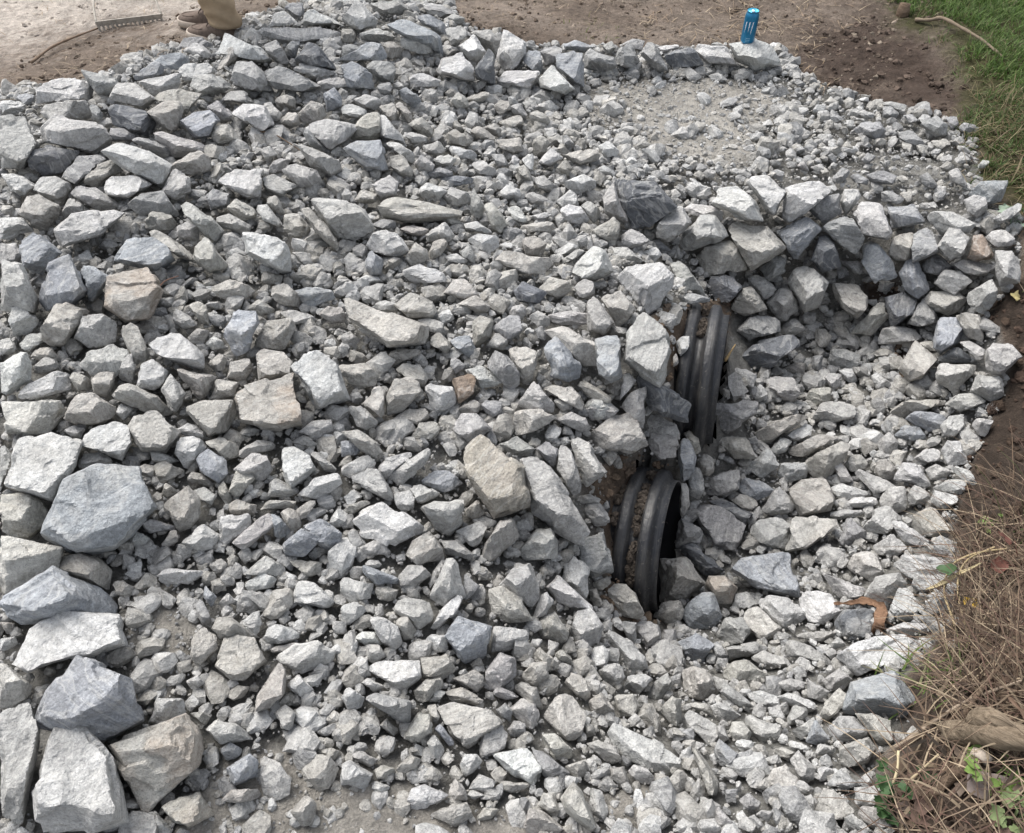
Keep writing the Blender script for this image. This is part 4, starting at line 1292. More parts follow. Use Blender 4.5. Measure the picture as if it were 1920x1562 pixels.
for c, n, rad in PIPES:                                  # the pipes pierce the fill
    q = fc - c
    s = q @ n
    rr = np.linalg.norm(q - s[:, None] * n, axis=1)
    keep &= ~((rr < rad * .86) & (s < .02) & (s > -.9))
F = F[keep]
t = NT('earth', .95, .15)
a = t.attr('tint')
tc = t.n('TexCoord').outputs['Object']
c_ = t.mul(a.outputs['Color'], t.ramp(t.noise(tc, 28, 6, .65), .25, .75, .62, 1.4))
c_ = t.mul(c_, t.ramp(t.noise(tc, 160, 4, .7), .3, .7, .72, 1.3))
t.base(c_)
t.bump(t.math('ADD', t.noise(tc, 35, 8, .68), t.math('MULTIPLY', t.noise(tc, 170, 4, .7), .35)), .03, .9)
EARTH = t.m
ground = fast_mesh('ground', V, F, True, {'tint': ('FLOAT_COLOR', np.c_[np.clip(col, .01, .8), np.ones(len(col))])}, EARTH)
tag(ground, kind='structure')

# ------------------------------------------------------------------ rocks
def ico(sub):
    bm = bmesh.new()
    bmesh.ops.create_icosphere(bm, subdivisions=sub, radius=1.0)
    v = np.array([x.co[:] for x in bm.verts])
    f = np.array([[x.index for x in p.verts] for p in bm.faces])
    bm.free()
    return v / np.linalg.norm(v, axis=1, keepdims=True), f
ICO = {k: ico(k) for k in (1, 2, 3, 4, 5)}

TINT = {'w': (.475, .475, .465), 'l': (.388, .383, .37), 'g': (.285, .286, .285), 'b': (.30, .314, .333), 'd': (.150, .157, .168),
        't': (.362, .350, .324), 'r': (.385, .37, .34), 'm': (.455, .445, .415),
        'n': (.255, .205, .168), 'k': (.325, .302, .262)}

def poly_rock(dirs, N, D, p=26, snap=0.0):
    """surface of the body bounded by the planes N.x<=D, its edges slightly worn; snap: move vertices that lie near an edge onto it"""
    B = N / D[:, None]
    if snap:
        for _ in range(2):
            g = dirs @ B.T
            o = np.argsort(-g, axis=1)[:, :2]
            a = B[o[:, 0]] - B[o[:, 1]]
            t_ = (a * dirs).sum(1) / np.maximum((a * a).sum(1), 1e-9)
            mv = np.linalg.norm(a, axis=1) * np.abs(t_)
            ok = mv < snap * np.linalg.norm(dirs, axis=1)
            dirs = np.where(ok[:, None], dirs - a * t_[:, None], dirs)
    g = np.maximum(dirs @ B.T, 0)
    m = g.max(1, keepdims=True)
    g = m[:, 0] * ((g / m) ** p).sum(1) ** (1 / p)
    return dirs / g[:, None]

def rough_rock(P, size, r, amp=1.0):
    nrm = P / np.linalg.norm(P, axis=1, keepdims=True)
    o = r.uniform(0, 90, 3)
    q = P / size
    k = .030 * fbm(q * 2.1 + o, 2, 11) + .026 * fbm(q * 5.5 + o, 3, 12) + .014 * fbm(q * 17 + o, 2, 13)
    st = r.normal(size=3); st /= np.linalg.norm(st)
    k = k + .016 * np.abs(fbm(np.c_[(q @ st) * 9 + o[0], q[:, :2] * 1.2 + o[1]], 2, 14))
    led = fbm(q * 1.7 + o[::-1], 2, 15)                       # stepped fracture faces
    k = k - .085 * np.clip((led - .10) / .035, 0, 1) - .050 * np.clip((-.22 - led) / .03, 0, 1)
    return P + nrm * (k * size * amp)[:, None]

def rand_rot(r):
    q = r.normal(size=4); q /= np.linalg.norm(q)
    w, x, y, z = q
    return np.array([[1 - 2 * (y * y + z * z), 2 * (x * y - z * w), 2 * (x * z + y * w)],
                     [2 * (x * y + z * w), 1 - 2 * (x * x + z * z), 2 * (y * z - x * w)],
                     [2 * (x * z - y * w), 2 * (y * z + x * w), 1 - 2 * (x * x + y * y)]])

def hull2(pts):
    pts = sorted(map(tuple, pts))
    def half(ps):
        h = []
        for p in ps:
            while len(h) > 1 and (h[-1][0] - h[-2][0]) * (p[1] - h[-2][1]) - (h[-1][1] - h[-2][1]) * (p[0] - h[-2][0]) <= 0:
                h.pop()
            h.append(p)
        return h
    a, b = half(pts), half(pts[::-1])
    return np.array(a[:-1] + b[:-1])

ROCKS = []
ox = oy = 0; sc = 3.0
for ln in ROCK_DATA.strip().splitlines():
    if ln[0] == '@':
        f_ = ln.split()
        ox, oy, sc = float(f_[1]), float(f_[2]), float(f_[3])
        continue
    body, _, name = ln.partition('#')
    w_ = body.split()
    pts = np.array([[float(k) for k in s.split(',')] for s in w_[1:]]) / sc + (ox, oy)
    h = w_[0][1:]
    side = h[-1] if h and h[-1] in 'LR' else ''
    frac = float(h.rstrip('LR')) if h.rstrip('LR') else None
    hp = hull2(pts)
    a_ = .5 * abs(np.dot(hp[:, 0], np.roll(hp[:, 1], 1)) - np.dot(hp[:, 1], np.roll(hp[:, 0], 1)))
    ROCKS.append(dict(tone=w_[0][0], frac=frac, side=side, poly=hp, area=a_, name=name.split('|')[0].strip(), label=name.partition('|')[2].strip()))

cent = np.array([r_['poly'].mean(0) for r_ in ROCKS])
thit = hit(cent)
UPW = np.array([0, 0, 1.0])

def sharpen(P, most):
    """fewer, longer edges: the shortest steps of an outline give way to the corner their neighbours make"""
    P = [np.array(p, float) for p in P]
    area = lambda Q: .5 * abs(sum(Q[i][0] * Q[(i + 1) % len(Q)][1] - Q[(i + 1) % len(Q)][0] * Q[i][1] for i in range(len(Q))))
    A0 = area(P)
    while len(P) > 4:
        best = None
        n = len(P)
        for i in range(n):                                     # drop edge i..i+1, extend its neighbours till they meet
            a, b, c, d = P[i - 1], P[i], P[(i + 1) % n], P[(i + 2) % n]
            u, v = b - a, c - d
            den = u[0] * v[1] - u[1] * v[0]
            if abs(den) < 1e-9:
                continue
            t_ = ((d - a)[0] * v[1] - (d - a)[1] * v[0]) / den
            q = a + u * t_
            w_ = ((a - d)[0] * u[1] - (a - d)[1] * u[0]) / -den if False else None
            if t_ < 1.0 or (q - d) @ v <= v @ v * .99:
                continue
            add = .5 * abs((c - b)[0] * (q - b)[1] - (c - b)[1] * (q - b)[0])
            if best is None or add < best[0]:
                best = (add, i, q)
        if best is None or best[0] > A0 * (.025 if len(P) <= most else .055):
            break
        _, i, q = best
        n = len(P)
        P = [q if k == i else P[k] for k in range(n) if k != (i + 1) % n]
    return np.array(P)

def build_rock(r_, i, sub):
    r = np.random.default_rng(1000 + i)
    pc = r_['poly'].mean(0)
    d0 = rays(pc)
    t0 = thit[i]
    sz = r_['poly'].max(0) - r_['poly'].min(0)
    el = math.asin(-d0[2] / np.linalg.norm(d0))
    hm = sz[1] / FPX * t0                                   # apparent height in metres
    shift = min(.92 * hm * .5 / math.tan(max(el, R(25))), .17)
    t0 = t0 - shift / np.linalg.norm(d0) - .004
    C = CAM + d0 * t0
    e3 = -d0 / np.linalg.norm(d0)
    e1 = np.cross([0, 0, 1.0], e3); e1 /= np.linalg.norm(e1)
    e2 = np.cross(e3, e1)
    P2 = []
    for q in r_['poly']:                                    # outline as a ring of real size through the rock's middle
        dq = rays(q)
        s = ((C - CAM) @ e3) / (dq @ e3)
        w = CAM + dq * s - C
        P2.append((w @ e1, w @ e2))
    P2 = sharpen(hull2(P2), 5 + (r_['area'] > 2500) + (r_['area'] > 12000)) * (1.02 if r_['area'] > 2600 else 1.07)
    ctr = P2.mean(0)
    wid, hgt = P2.max(0) - P2.min(0)
    mind = min(wid, hgt, math.sqrt(wid * hgt) * .9)
    tf, tb = mind * r.uniform(.42, .62), mind * r.uniform(.45, .65)
    N, D = [], []
    n = len(P2)
    prism = r.random() < .75
    for k in range(n):
        a, b = P2[k], P2[(k + 1) % n]
        m = np.array([b[1] - a[1], -(b[0] - a[0])])
        L = np.linalg.norm(m)
        if L < 1e-6:
            continue
        m /= L
        dd = max(m @ (a - 0), 1e-3)
        for s_, ph in ((1, R(r.uniform(2, 12) if prism else r.uniform(12, 38))), (-1, R(r.uniform(3, 25)))):
            N.append((m[0] * math.cos(ph), m[1] * math.cos(ph), s_ * math.sin(ph)))
            D.append(dd * math.cos(ph))
    u = np.array([UPW @ e1, UPW @ e2, UPW @ e3])
    fr = r_['frac'] if r_['frac'] is not None else r.uniform(.38, .75)
    tf = float(np.clip(max((1 - fr) * hgt * math.tan(min(el, R(72))) * .85, fr * hgt / math.tan(max(el, R(22))) * .8), .40 * mind, (1.15 if r_['frac'] is not None else .78) * mind))
    ymax, ymin = P2[:, 1].max(), P2[:, 1].min()
    xs = {'L': -.18, 'R': .18, '': r.uniform(-.16, .16)}[r_['side']]
    p = np.array([xs * wid, ymax - fr * hgt, tf])
    def facet(nv, pt):
        nv = np.array(nv, float)
        nv /= np.linalg.norm(nv)
        need = max(0.0, float(((P2 * .93 - pt[:2]) @ nv[:2]).max()) / pt[2])
        nv[2] = max(nv[2], need, .12)
        nv /= np.linalg.norm(nv)
        dd = nv @ pt
        if dd > 1e-3:
            N.append(tuple(nv)); D.append(dd)
    facet(u + r.normal(0, .16, 3), p)
    hor = np.array([0, -u[2], u[1]])                          # horizontal, towards the camera
    azs = [r.uniform(-.5, .5)] if r.random() < .45 else [r.uniform(-1.1, -.35), r.uniform(.35, 1.1)]
    for az in azs:
        facet(hor * math.cos(az) + np.array([1, 0, 0]) * math.sin(az) + u * r.uniform(-.15, .35), p)
    if r.random() < .6:                                       # a chipped corner
        q = P2[r.integers(n)] * r.uniform(.45, .7)
        facet((q[0] / wid, q[1] / hgt, r.uniform(.4, 1.0)), np.array([q[0], q[1], tf * .82]))
    for k in range(3):
        nv = r.normal(size=3) * .5; nv[2] = -1
        nv /= np.linalg.norm(nv)
        N.append(tuple(nv)); D.append(tb * r.uniform(.75, 1))
    N, D = np.array(N), np.array(D)
    c_dir = ICO[3][0] * np.array([wid, hgt, tf + tb])
    c_dir /= np.linalg.norm(c_dir, axis=1, keepdims=True)
    body = poly_rock(c_dir, N, D, 80)
    for k in range(3):                                        # broken edges and corners
        nv = r.normal(size=3) * np.array([1, 1, .8])
        nv /= np.linalg.norm(nv)
        nv[2] = abs(nv[2]) + .12
        nv /= np.linalg.norm(nv)
        N = np.vstack([N, nv])
        D = np.r_[D, (body @ nv).max() * r.uniform(.86, .97)]
    dirs, F = ICO[sub]
    dd = dirs * np.array([wid, hgt, tf + tb]) * .5
    dd = dd / np.linalg.norm(dd, axis=1, keepdims=True)
    P = poly_rock(dd, N, D, 220, {3: .075, 4: .038, 5: .019}[sub])
    P = rough_rock(P, math.sqrt(wid * hgt), r, .62)
    Wd = P @ np.stack([e1, e2, e3])
    rco = P @ rand_rot(r) + r.uniform(0, 40, 3)
    tn = np.array(TINT[r_['tone']]) * r.uniform(.9, 1.1) * (1 + r.normal(0, .006, 3))
    rust = {'r': .17, 't': .04 if r.random() < .4 else 0, 'm': .06, 'n': .25, 'k': .10}.get(r_['tone'], 0)
    rust = {'rust-stained block': .3, 'big square buff slab': .32, 'white-topped rusty block': .28, 'scarred stone': .3}.get(r_['name'], rust)
    return C, Wd, F, rco, np.r_[tn, rust]

order = sorted(range(len(ROCKS)), key=lambda k: (not ROCKS[k]['label'], -ROCKS[k]['area']))
solo = set(order[:300])
for i in sorted(solo):
    r_ = ROCKS[i]
    C, P, F, rco, tn = build_rock(r_, i, 5 if r_['area'] > 6500 else 4)
    ob = fast_mesh('rock', P, F, True, {'tint': ('FLOAT_COLOR', np.tile(tn, (len(P), 1))), 'rco': ('FLOAT_VECTOR', rco)}, ROCK, loc=C)
    ob.data.set_sharp_from_angle(angle=R(24))
    r_['ob'] = ob
    r_['C'] = C

# ---- labels: what each rock looks like and which named neighbours it lies beside
SIDE = {0: 'right of', 1: 'above', 2: 'left of', 3: 'below'}
MARKS = [(r_['poly'].mean(0), r_['name'], math.sqrt(r_['area'])) for r_ in ROCKS if r_['name']]
MARKS += [(np.array(p), nm, s) for p, nm, s in (((1404, 52), 'blue can', 40), ((410, 45), "person's shoes", 90), ((1205, 1010), 'near pipe', 200), ((1310, 710), 'far pipe', 170), ((1640, 1150), 'bark strip', 60), ((1860, 1390), 'grey log', 110))]
TONEW = {'w': 'whitish', 'l': 'light grey', 'g': 'mid grey', 'b': 'bluish grey', 'd': 'dark grey', 't': 'buff grey', 'r': 'brownish', 'm': 'cream', 'n': 'brown', 'k': 'tan'}
def shape_word(r_):
    q = r_['poly'] - r_['poly'].mean(0)
    w, v = np.linalg.eigh(q.T @ q)
    asp = math.sqrt(w[1] / max(w[0], 1e-6))
    ang = abs(math.degrees(math.atan2(v[1, 1], v[0, 1])))
    ang = min(ang, 180 - ang)
    if asp > 1.75:
        return 'long flat-lying' if ang < 25 else 'long upright' if ang > 60 else 'long slanting'
    if len(r_['poly']) <= 4:
        return 'wedge-like'
    if asp > 1.35:
        return 'oblong'
    return 'chunky' if len(r_['poly']) <= 6 else 'rounded'
used = set()
for i in sorted(solo, key=lambda k: -ROCKS[k]['area']):
    r_ = ROCKS[i]
    c = r_['poly'].mean(0)
    lab = r_['label']
    if not lab:
        ds = []
        for p, nm, s in MARKS:
            v = c - p
            ds.append((np.linalg.norm(v) - s * .5, nm, SIDE[int(((math.degrees(math.atan2(-v[1], v[0])) + 405) % 360) // 90)]))
        ds.sort(key=lambda x: x[0])
        desc = f"{TONEW[r_['tone']]} {shape_word(r_)} rock"
        cand = []
        for a_ in range(3):
            cand.append(f"{desc} {'just ' if ds[a_][0] < 45 else ''}{ds[a_][2]} the {ds[a_][1]}")
        for a_ in range(4):
            for b_ in range(a_ + 1, 6):
                cand.append(f"{desc} {ds[a_][2]} the {ds[a_][1]}, {ds[b_][2]} the {ds[b_][1]}")
        cand = [x for x in cand if len(x.replace('-', ' ').split()) <= 16]
        lab = next((x for x in cand if x not in used), cand[-1])
    used.add(lab)
    tag(r_['ob'], lab, 'rock', 'loose quarry rocks of the pile')

# ---- smaller stones between and under them: nobody could count these
parts = []
for i in range(len(ROCKS)):
    if i not in solo:
        C, P, F, rco, tn = build_rock(ROCKS[i], i, 4 if ROCKS[i]['area'] > 1200 else 3)
        parts.append((P + C, F, rco, np.tile(tn, (len(P), 1)), True))

def template(sub, r):
    dirs, F = ICO[sub]
    n = r.integers(5, 9)
    N = r.normal(size=(n, 3)); N /= np.linalg.norm(N, axis=1, keepdims=True)
    Q = rand_rot(r)
    N = np.vstack([N, Q, -Q])
    D = np.r_[r.uniform(.60, 1.0, n), r.uniform(.7, 1.05, 6)]
    P = poly_rock(dirs, N, D, 100, {1: .28, 2: .15, 3: .075}[sub])
    if sub >= 2:
        P = rough_rock(P, 2.0, r, .45)
    return P, F
TPL = {s: [template(s, np.random.default_rng(50 + 100 * s + k)) for k in range(28)] for s in (1, 2, 3)}

# room left between the larger rocks, so that filling stones fit the gaps
CELL = 4
gu, gv = np.meshgrid(np.arange(-80, 2000, CELL), np.arange(-60, 1640, CELL))
cov = np.zeros(gu.shape, bool)
for q in ROCKS:
    lo, hi = q['poly'].min(0), q['poly'].max(0)
    a, b = int((lo[0] + 80) // CELL), int((hi[0] + 80) // CELL + 2)
    c_, d_ = int((lo[1] + 60) // CELL), int((hi[1] + 60) // CELL + 2)
    a, c_ = max(a, 0), max(c_, 0)
    cov[c_:d_, a:b] |= in_poly(np.stack([gu[c_:d_, a:b], gv[c_:d_, a:b]], -1).astype(float), q['poly'])
ROOM = np.full(cov.shape, 20.0)
cur = cov.copy()
ROOM[cur] = 0
for k in range(1, 20):
    nx2 = cur.copy()
    nx2[1:] |= cur[:-1]; nx2[:-1] |= cur[1:]; nx2[:, 1:] |= cur[:, :-1]; nx2[:, :-1] |= cur[:, 1:]
    ROOM[nx2 & ~cur] = k
    cur = nx2
ROOM *= CELL

def scatter(n, zones, rlo, rhi, sub, power, lift, region=(-2.7, 2.7, .25, 5.0), avoid=True, tones='lllgttw', frac_keep=None, flat=.62):
    """stones strewn over the real ground inside the outlines"""
    r = np.random.default_rng(n + sub)
    xy = np.c_[r.uniform(region[0], region[1], n), r.uniform(region[2], region[3], n)]
    z = hz(xy[:, 0], xy[:, 1])
    P0 = np.c_[xy, z]
    px = project(P0)
    m = np.zeros(n, bool)
    for p in zones:
        m |= in_poly(px, p)
    for p in PIPEPOLY:
        m &= ~in_poly(px, p)
    for c, nn, rad in PIPES:
        q = P0 - c
        s = q @ nn
        rr = np.linalg.norm(q - s[:, None] * nn, axis=1)
        m &= ~(((rr < rad * 1.04) & (s < .03) & (s > -.25)) | ((rr < rad * .97) & (s < .012) & (s > -1.0)))
    if frac_keep is not None:
        m &= frac_keep(px, P0, r)
    size = rlo + (rhi - rlo) * r.random(n) ** power
    inside = np.zeros(n, bool)
    if avoid:
        for q in ROCKS:
            lo, hi = q['poly'].min(0), q['poly'].max(0)
            k = np.where((px[:, 0] > lo[0]) & (px[:, 0] < hi[0]) & (px[:, 1] > lo[1]) & (px[:, 1] < hi[1]))[0]
            if len(k):
                inside[k] |= in_poly(px[k], q['poly'])
    if avoid:
        iu = np.clip(((px[:, 0] + 80) / CELL).round().astype(int), 0, cov.shape[1] - 1)
        iv = np.clip(((px[:, 1] + 60) / CELL).round().astype(int), 0, cov.shape[0] - 1)
        depth = (P0 - CAM) @ FWD
        size = np.minimum(size, np.maximum((ROOM[iv, iu] * 1.15 + 5) * depth / FPX, .006))
        m &= ~(inside & (r.random(n) < .6))
    e = .02
    nx_ = -(hz(xy[:, 0] + e, xy[:, 1]) - hz(xy[:, 0] - e, xy[:, 1])) / (2 * e)
    ny_ = -(hz(xy[:, 0], xy[:, 1] + e) - hz(xy[:, 0], xy[:, 1] - e)) / (2 * e)
    out = []
    for i in np.where(m)[0]:
        s = size[i]
        if inside[i] and s > rlo * 1.6:
            s = rlo * 1.6
        P, F = TPL[sub][r.integers(28)]
        ax = np.array([1.0, r.uniform(.6, .95), r.uniform(flat - .17, flat + .17)]) * s
        Q = P * ax
        a, b, g = r.uniform(0, 6.28), r.normal(0, .45), r.normal(0, .45)
        ca, sa, cb, sb, cg, sg = math.cos(a), math.sin(a), math.cos(b), math.sin(b), math.cos(g), math.sin(g)
        M = np.array([[ca, -sa, 0], [sa, ca, 0], [0, 0, 1]]) @ np.array([[cb, 0, sb], [0, 1, 0], [-sb, 0, cb]]) @ np.array([[1, 0, 0], [0, cg, -sg], [0, sg, cg]])
        Qw = Q @ M.T
        Qw[:, 2] += 0
        sh = np.array([nx_[i], ny_[i], 1.0]); sh /= np.linalg.norm(sh)
        ctr = P0[i] + sh * (lift * s - (.045 if inside[i] else 0.0))
        tn = np.array(TINT[tones[r.integers(len(tones))]]) * r.uniform(.82, 1.12)
        out.append((Qw + ctr, F, Q @ M + r.uniform(0, 40, 3), np.tile(np.r_[tn, 0], (len(Q), 1)), False))
    return out

def join(name, parts, mat, kind='stuff'):
    V, F, A, T, SM, o = [], [], [], [], [], 0
    for P, f, rco, tn, sm in parts:
        V.append(P); F.append(f + o); A.append(rco); T.append(tn); SM.append(np.full(len(f), sm)); o += len(P)
    ob = fast_mesh(name, np.vstack(V), np.vstack(F), True, {'tint': ('FLOAT_COLOR', np.vstack(T)), 'rco': ('FLOAT_VECTOR', np.vstack(A))}, mat, fsmooth=np.concatenate(SM))
    return tag(ob, kind=kind)

GRAVELZ = [(1440, 130), (1660, 190), (1830, 250), (1840, 340), (1890, 400), (1700, 400), (1500, 360), (1300, 360), (1180, 340), (1240, 280), (1420, 330), (1500, 240)]
NODUST = lambda px, P, r: (~(in_poly(px, SAND) | in_poly(px, DUST) | in_poly(px, DUST2) | in_poly(px, DUST3)) | (r.random(len(px)) < .14) | ((in_poly(px, DUST2) | in_poly(px, DUST3)) & (r.random(len(px)) < .4)) | (in_poly(px, DUST) & (r.random(len(px)) < .22)))
NOGR = lambda px, P, r: NODUST(px, P, r) & ~in_poly(px, GRAVELZ)
parts += scatter(15000, [PILE], .020, .055, 2, 1.3, .15, frac_keep=NOGR)
parts += scatter(34000, [PILE], .008, .024, 2, 1.3, .05, frac_keep=NOGR)
parts += scatter(24000, [GRAVELZ], .010, .034, 2, 2.2, .35)
stones = join('loose_stones', parts, ROCK)
stones.data.set_sharp_from_angle(angle=R(26))
stones['label'] = 'smaller grey stones filling the gaps between the larger rocks'
SANDK = lambda px, P, r: (r.random(len(px)) < .75) | ~(in_poly(px, SAND) | in_poly(px, DUST))
grit = scatter(60000, [PILE], .0030, .0080, 1, 2.0, .2, tones='ggtttl', avoid=False, frac_keep=SANDK)
grit += scatter(26000, [SAND, DUST, DUST2, DUST3], .004, .017, 2, 2.6, .2, avoid=False)
join('gravel', grit, ROCK)['label'] = 'fine gravel and grit over the dusty patches'

# ---- clods of soil on the bare ground
def clods(n, zones, rlo, rhi, tones, region, dens=None, lift=.25):
    r = np.random.default_rng(n)
    xy = np.c_[r.uniform(region[0], region[1], n), r.uniform(region[2], region[3], n)]
    z = hz(xy[:, 0], xy[:, 1])
    px = project(np.c_[xy, z])
    m = np.zeros(n, bool)
    for p in zones:
        m |= in_poly(px, p)
    for c, nn, rad in PIPES:
        q = np.c_[xy, z] - c
        s = q @ nn
        rr = np.linalg.norm(q - s[:, None] * nn, axis=1)
        m &= ~((rr < rad) & (s < .03) & (s > -1.0))
    out = []
    for i in np.where(m)[0]:
        P, F = TPL[2][r.integers(28)]
        s = rlo + (rhi - rlo) * r.random() ** 3.0
        Q = (P + .5 * fbm(P * 2.5 + r.uniform(0, 50, 3), 2, 5)[:, None] * P) * s * np.array([1, r.uniform(.7, 1), r.uniform(.5, .8)])
        a = r.uniform(0, 6.28)
        M = np.array([[math.cos(a), -math.sin(a), 0], [math.sin(a), math.cos(a), 0], [0, 0, 1]])
        tn = np.array(tones[r.integers(len(tones))]) * r.uniform(.75, 1.25)
        out.append((Q @ M.T + np.r_[xy[i], z[i] + lift * s], F, Q, np.tile(np.r_[tn, 1], (len(Q), 1)), False))
    return out
SOILTOP = [(-300, -150), (2100, -150), (2100, 60), (1700, 40), (1640, 190), (1480, 130), (1460, 85), (1000, 85), (880, 50), (830, -5), (560, -10), (380, 70), (200, 140), (0, 190), (-300, 210)]
BROWN = [(.15, .117, .092), (.18, .145, .117), (.11, .085, .066)]
NOTROAD = [(-100, 200), (70, 95), (200, 60), (330, 30), (420, -30), (560, -300), (2100, -300), (2100, 60), (1700, 40), (1640, 190), (1480, 130), (1460, 85), (1000, 85), (880, 50), (830, -5), (560, -10), (380, 70), (200, 140)]
cl = clods(17000, [NOTROAD], .003, .017, BROWN + [(.23, .19, .15)], (-3.4, 3.4, 3.0, 6.2), lift=.05)
cl += clods(2500, [ROAD], .002, .014, [(.42, .375, .33), (.36, .32, .28)], (-3.6, 0, 3.5, 6.2))
cl += clods(7000, [BANK], .004, .022, [(.06, .043, .032), (.075, .052, .04)], (.6, 2.6, .8, 3.2))
cl += clods(3800, [MUD], .003, .022, [(.06, .045, .036), (.1, .075, .06)], (.8, 3.4, 2.6, 5.5))
cl += clods(9000, [BACKF1, BACKF2, SOIL3, SOIL4], .003, .018, [(.135, .10, .074), (.105, .08, .06), (.16, .125, .095)], (.1, 1.8, .9, 3.0))
SOILM = attr_material('soil_clods', rough=.95, var=.35, scale=120, spec=.12, bumpd=.006)
join('dirt_clods', cl, SOILM)['label'] = 'crumbly brown soil clods on the bare ground'

# ------------------------------------------------------------------ culvert pipes
PIPE_M = NT('black_plastic', .42, .5)
_tc = PIPE_M.n('TexCoord').outputs['Object']
_sc = PIPE_M.noise(PIPE_M.scalev(_tc, (90, 6, 6)), 1.0, 4, .6)
_du = PIPE_M.noise(_tc, 14, 6, .65)
_c = PIPE_M.mix(PIPE_M.ramp(PIPE_M.noise(PIPE_M.scalev(_tc, (30, 5, 5)), 1.0, 7, .7), .46, .68, 0, .42), (.015, .016, .019, 1), (.14, .132, .118, 1))
_c = PIPE_M.mix(PIPE_M.ramp(PIPE_M.noise(_tc, 90, 5, .7), .60, .70, 0, .6), _c, (.22, .20, .17, 1))
PIPE_M.base(_c)
PIPE_M.l(PIPE_M.ramp(_du, .4, .7, .34, .75), PIPE_M.b.inputs['Roughness'])
PIPE_M.bump(PIPE_M.math('ADD', _sc, PIPE_M.noise(_tc, 60, 5, .6)), .0025)
INNER_M = plain('dark_inner_wall', (.015, .015, .017), .7, .3)

def lathe(profile, k=112, ang=(0, 2 * math.pi)):
    rings = []
    for x, r_ in profile:
        rings.append([(x, r_ * math.cos(2 * math.pi * i / k), r_ * math.sin(2 * math.pi * i / k)) for i in range(k)])
    return rings
for (c, n, rad), lab in zip(PIPES, ("black corrugated pipe end with a gaping dark mouth, nearer the dry grass and log", "black corrugated pipe end with soil on its top, below the stone wall")):
    root = empty('culvert_pipe', c, lab, 'pipe', 'culvert pipes under the rock pile')
    xa = Vector(n)
    ya = Vector((0, 0, 1)).cross(xa).normalized()
    za = xa.cross(ya)
    root.rotation_euler = Matrix((xa, ya, za)).transposed().to_euler()
    pr, x, P_ = [], 0.0, .074
    lo = rad * .880
    pr.append((.012, lo * .985))
    pr.append((.012, lo))
    while x > -1.15:
        pr += [(x - .007, lo), (x - .013, lo + .004), (x - .020, rad - .006), (x - .025, rad - .001), (x - .030, rad),
               (x - .044, rad), (x - .049, rad - .001), (x - .054, rad - .006), (x - .061, lo + .004), (x - .074, lo)]
        x -= P_
    m = MB(); m.loft(lathe(pr), cap=False)
    m.build('corrugated_shell', PIPE_M.m, root)
    m = MB(); m.loft(lathe([(.012, lo * .985), (.010, lo * .97), (-.05, lo * .965), (-1.2, lo * .965)]), cap=False)
    m.build('inner_liner', INNER_M, root)

# crumbs of soil caught between the ribs
rib = []
r = np.random.default_rng(77)
for (c, n, rad), (a0, a1), cnt in zip(PIPES, ((-.9, 1.25), (-.5, .45)), (1500, 1100)):
    xa = npv(*n); ya = np.cross([0, 0, 1.0], xa); ya /= np.linalg.norm(ya); za = np.cross(xa, ya)
    for k in range(cnt):
        s_ = r.choice([-.069, -.143]) + r.normal(0, .006)
        a = r.uniform(a0, a1)
        if fbm(np.array([a * 4, s_ * 9, rad * 30]), 2, 4) < -.12:
            continue
        sz_ = .002 + .012 * r.random() ** 3.5
        q = c + xa * s_ + (za * math.cos(a) - ya * math.sin(a)) * (rad * .885 + sz_ * .3 + r.uniform(0, .006))
        P_, F_ = TPL[2][r.integers(28)]
        Q_ = (P_ + .5 * fbm(P_ * 2.5 + r.uniform(0, 50, 3), 2, 5)[:, None] * P_) * sz_
        rib.append((Q_ + q, F_, Q_, np.tile(np.r_[np.array((.070, .058, .048)) * r.uniform(.5, 1.5), 1], (len(Q_), 1)), False))
join('soil_crumbs', rib, SOILM)['label'] = 'brown soil crumbs caught between the ribs of the pipes'

# ------------------------------------------------------------------ drink can on the end rock
def lerp(a, b, f):
    return a + (b - a) * f
CAN_B = NT('can_blue', .28, .5)
CAN_B.base(CAN_B.mul((.012, .15, .29, 1), CAN_B.ramp(CAN_B.noise(CAN_B.n('TexCoord').outputs['Object'], 60, 4, .6), .3, .7, .85, 1.15)))
CAN_B.b.inputs['Metallic'].default_value = .45
CAN_T = plain('can_light_top', (.12, .55, .75), .25, .6, .05, metal=.5)
CAN_W = plain('can_silver_print', (.72, .74, .76), .35, .5, .05)
CAN_D = plain('can_dark_opening', (.01, .02, .03), .5)
bpy.context.view_layer.update()
dg = bpy.context.evaluated_depsgraph_get()
dg.update()
canrock = next(r_ for r_ in ROCKS if r_['name'] == 'can rock')
base_ray = rays((1402, 81))
ok_, cl_, *_ = bpy.context.scene.ray_cast(dg, Vector(CAM), Vector(base_ray).normalized())
# stand it where that sight line meets the rock, a little into the body's foot radius
cb = cl_ + Vector((0, .02, 0))
ok2, cb2, nrm2, *_ = bpy.context.scene.ray_cast(dg, cb + Vector((0, 0, .3)), Vector((0, 0, -1)))
can = empty('drink_can', cb2 - Vector((0, 0, .003)), "tall blue drink can with silver claw mark standing on the end rock", 'can')
HC, RC = .160, .0335
body = [(0, .0), (.000, .022), (.002, .0245), (.006, .0275), (.012, RC - .0012), (.018, RC), (.128, RC), (.136, RC - .001), (.146, .0295), (.151, .0272), (.1545, .0268), (.1568, .0280), (.158, .0278), (.1585, .0268)]
def zl(profile, k=64):
    return [[(r_ * math.cos(2 * math.pi * i / k), r_ * math.sin(2 * math.pi * i / k), z) for i in range(k)] for z, r_ in profile]
m = MB(); m.loft(zl(body), cap=False); m.build('body', CAN_B.m, can)
m = MB(); m.loft(zl([(.1585, .0268), (.156, .0258), (.1535, .0245), (.1530, .0232), (.1545, .0225), (.1545, .0001)]), cap=False)
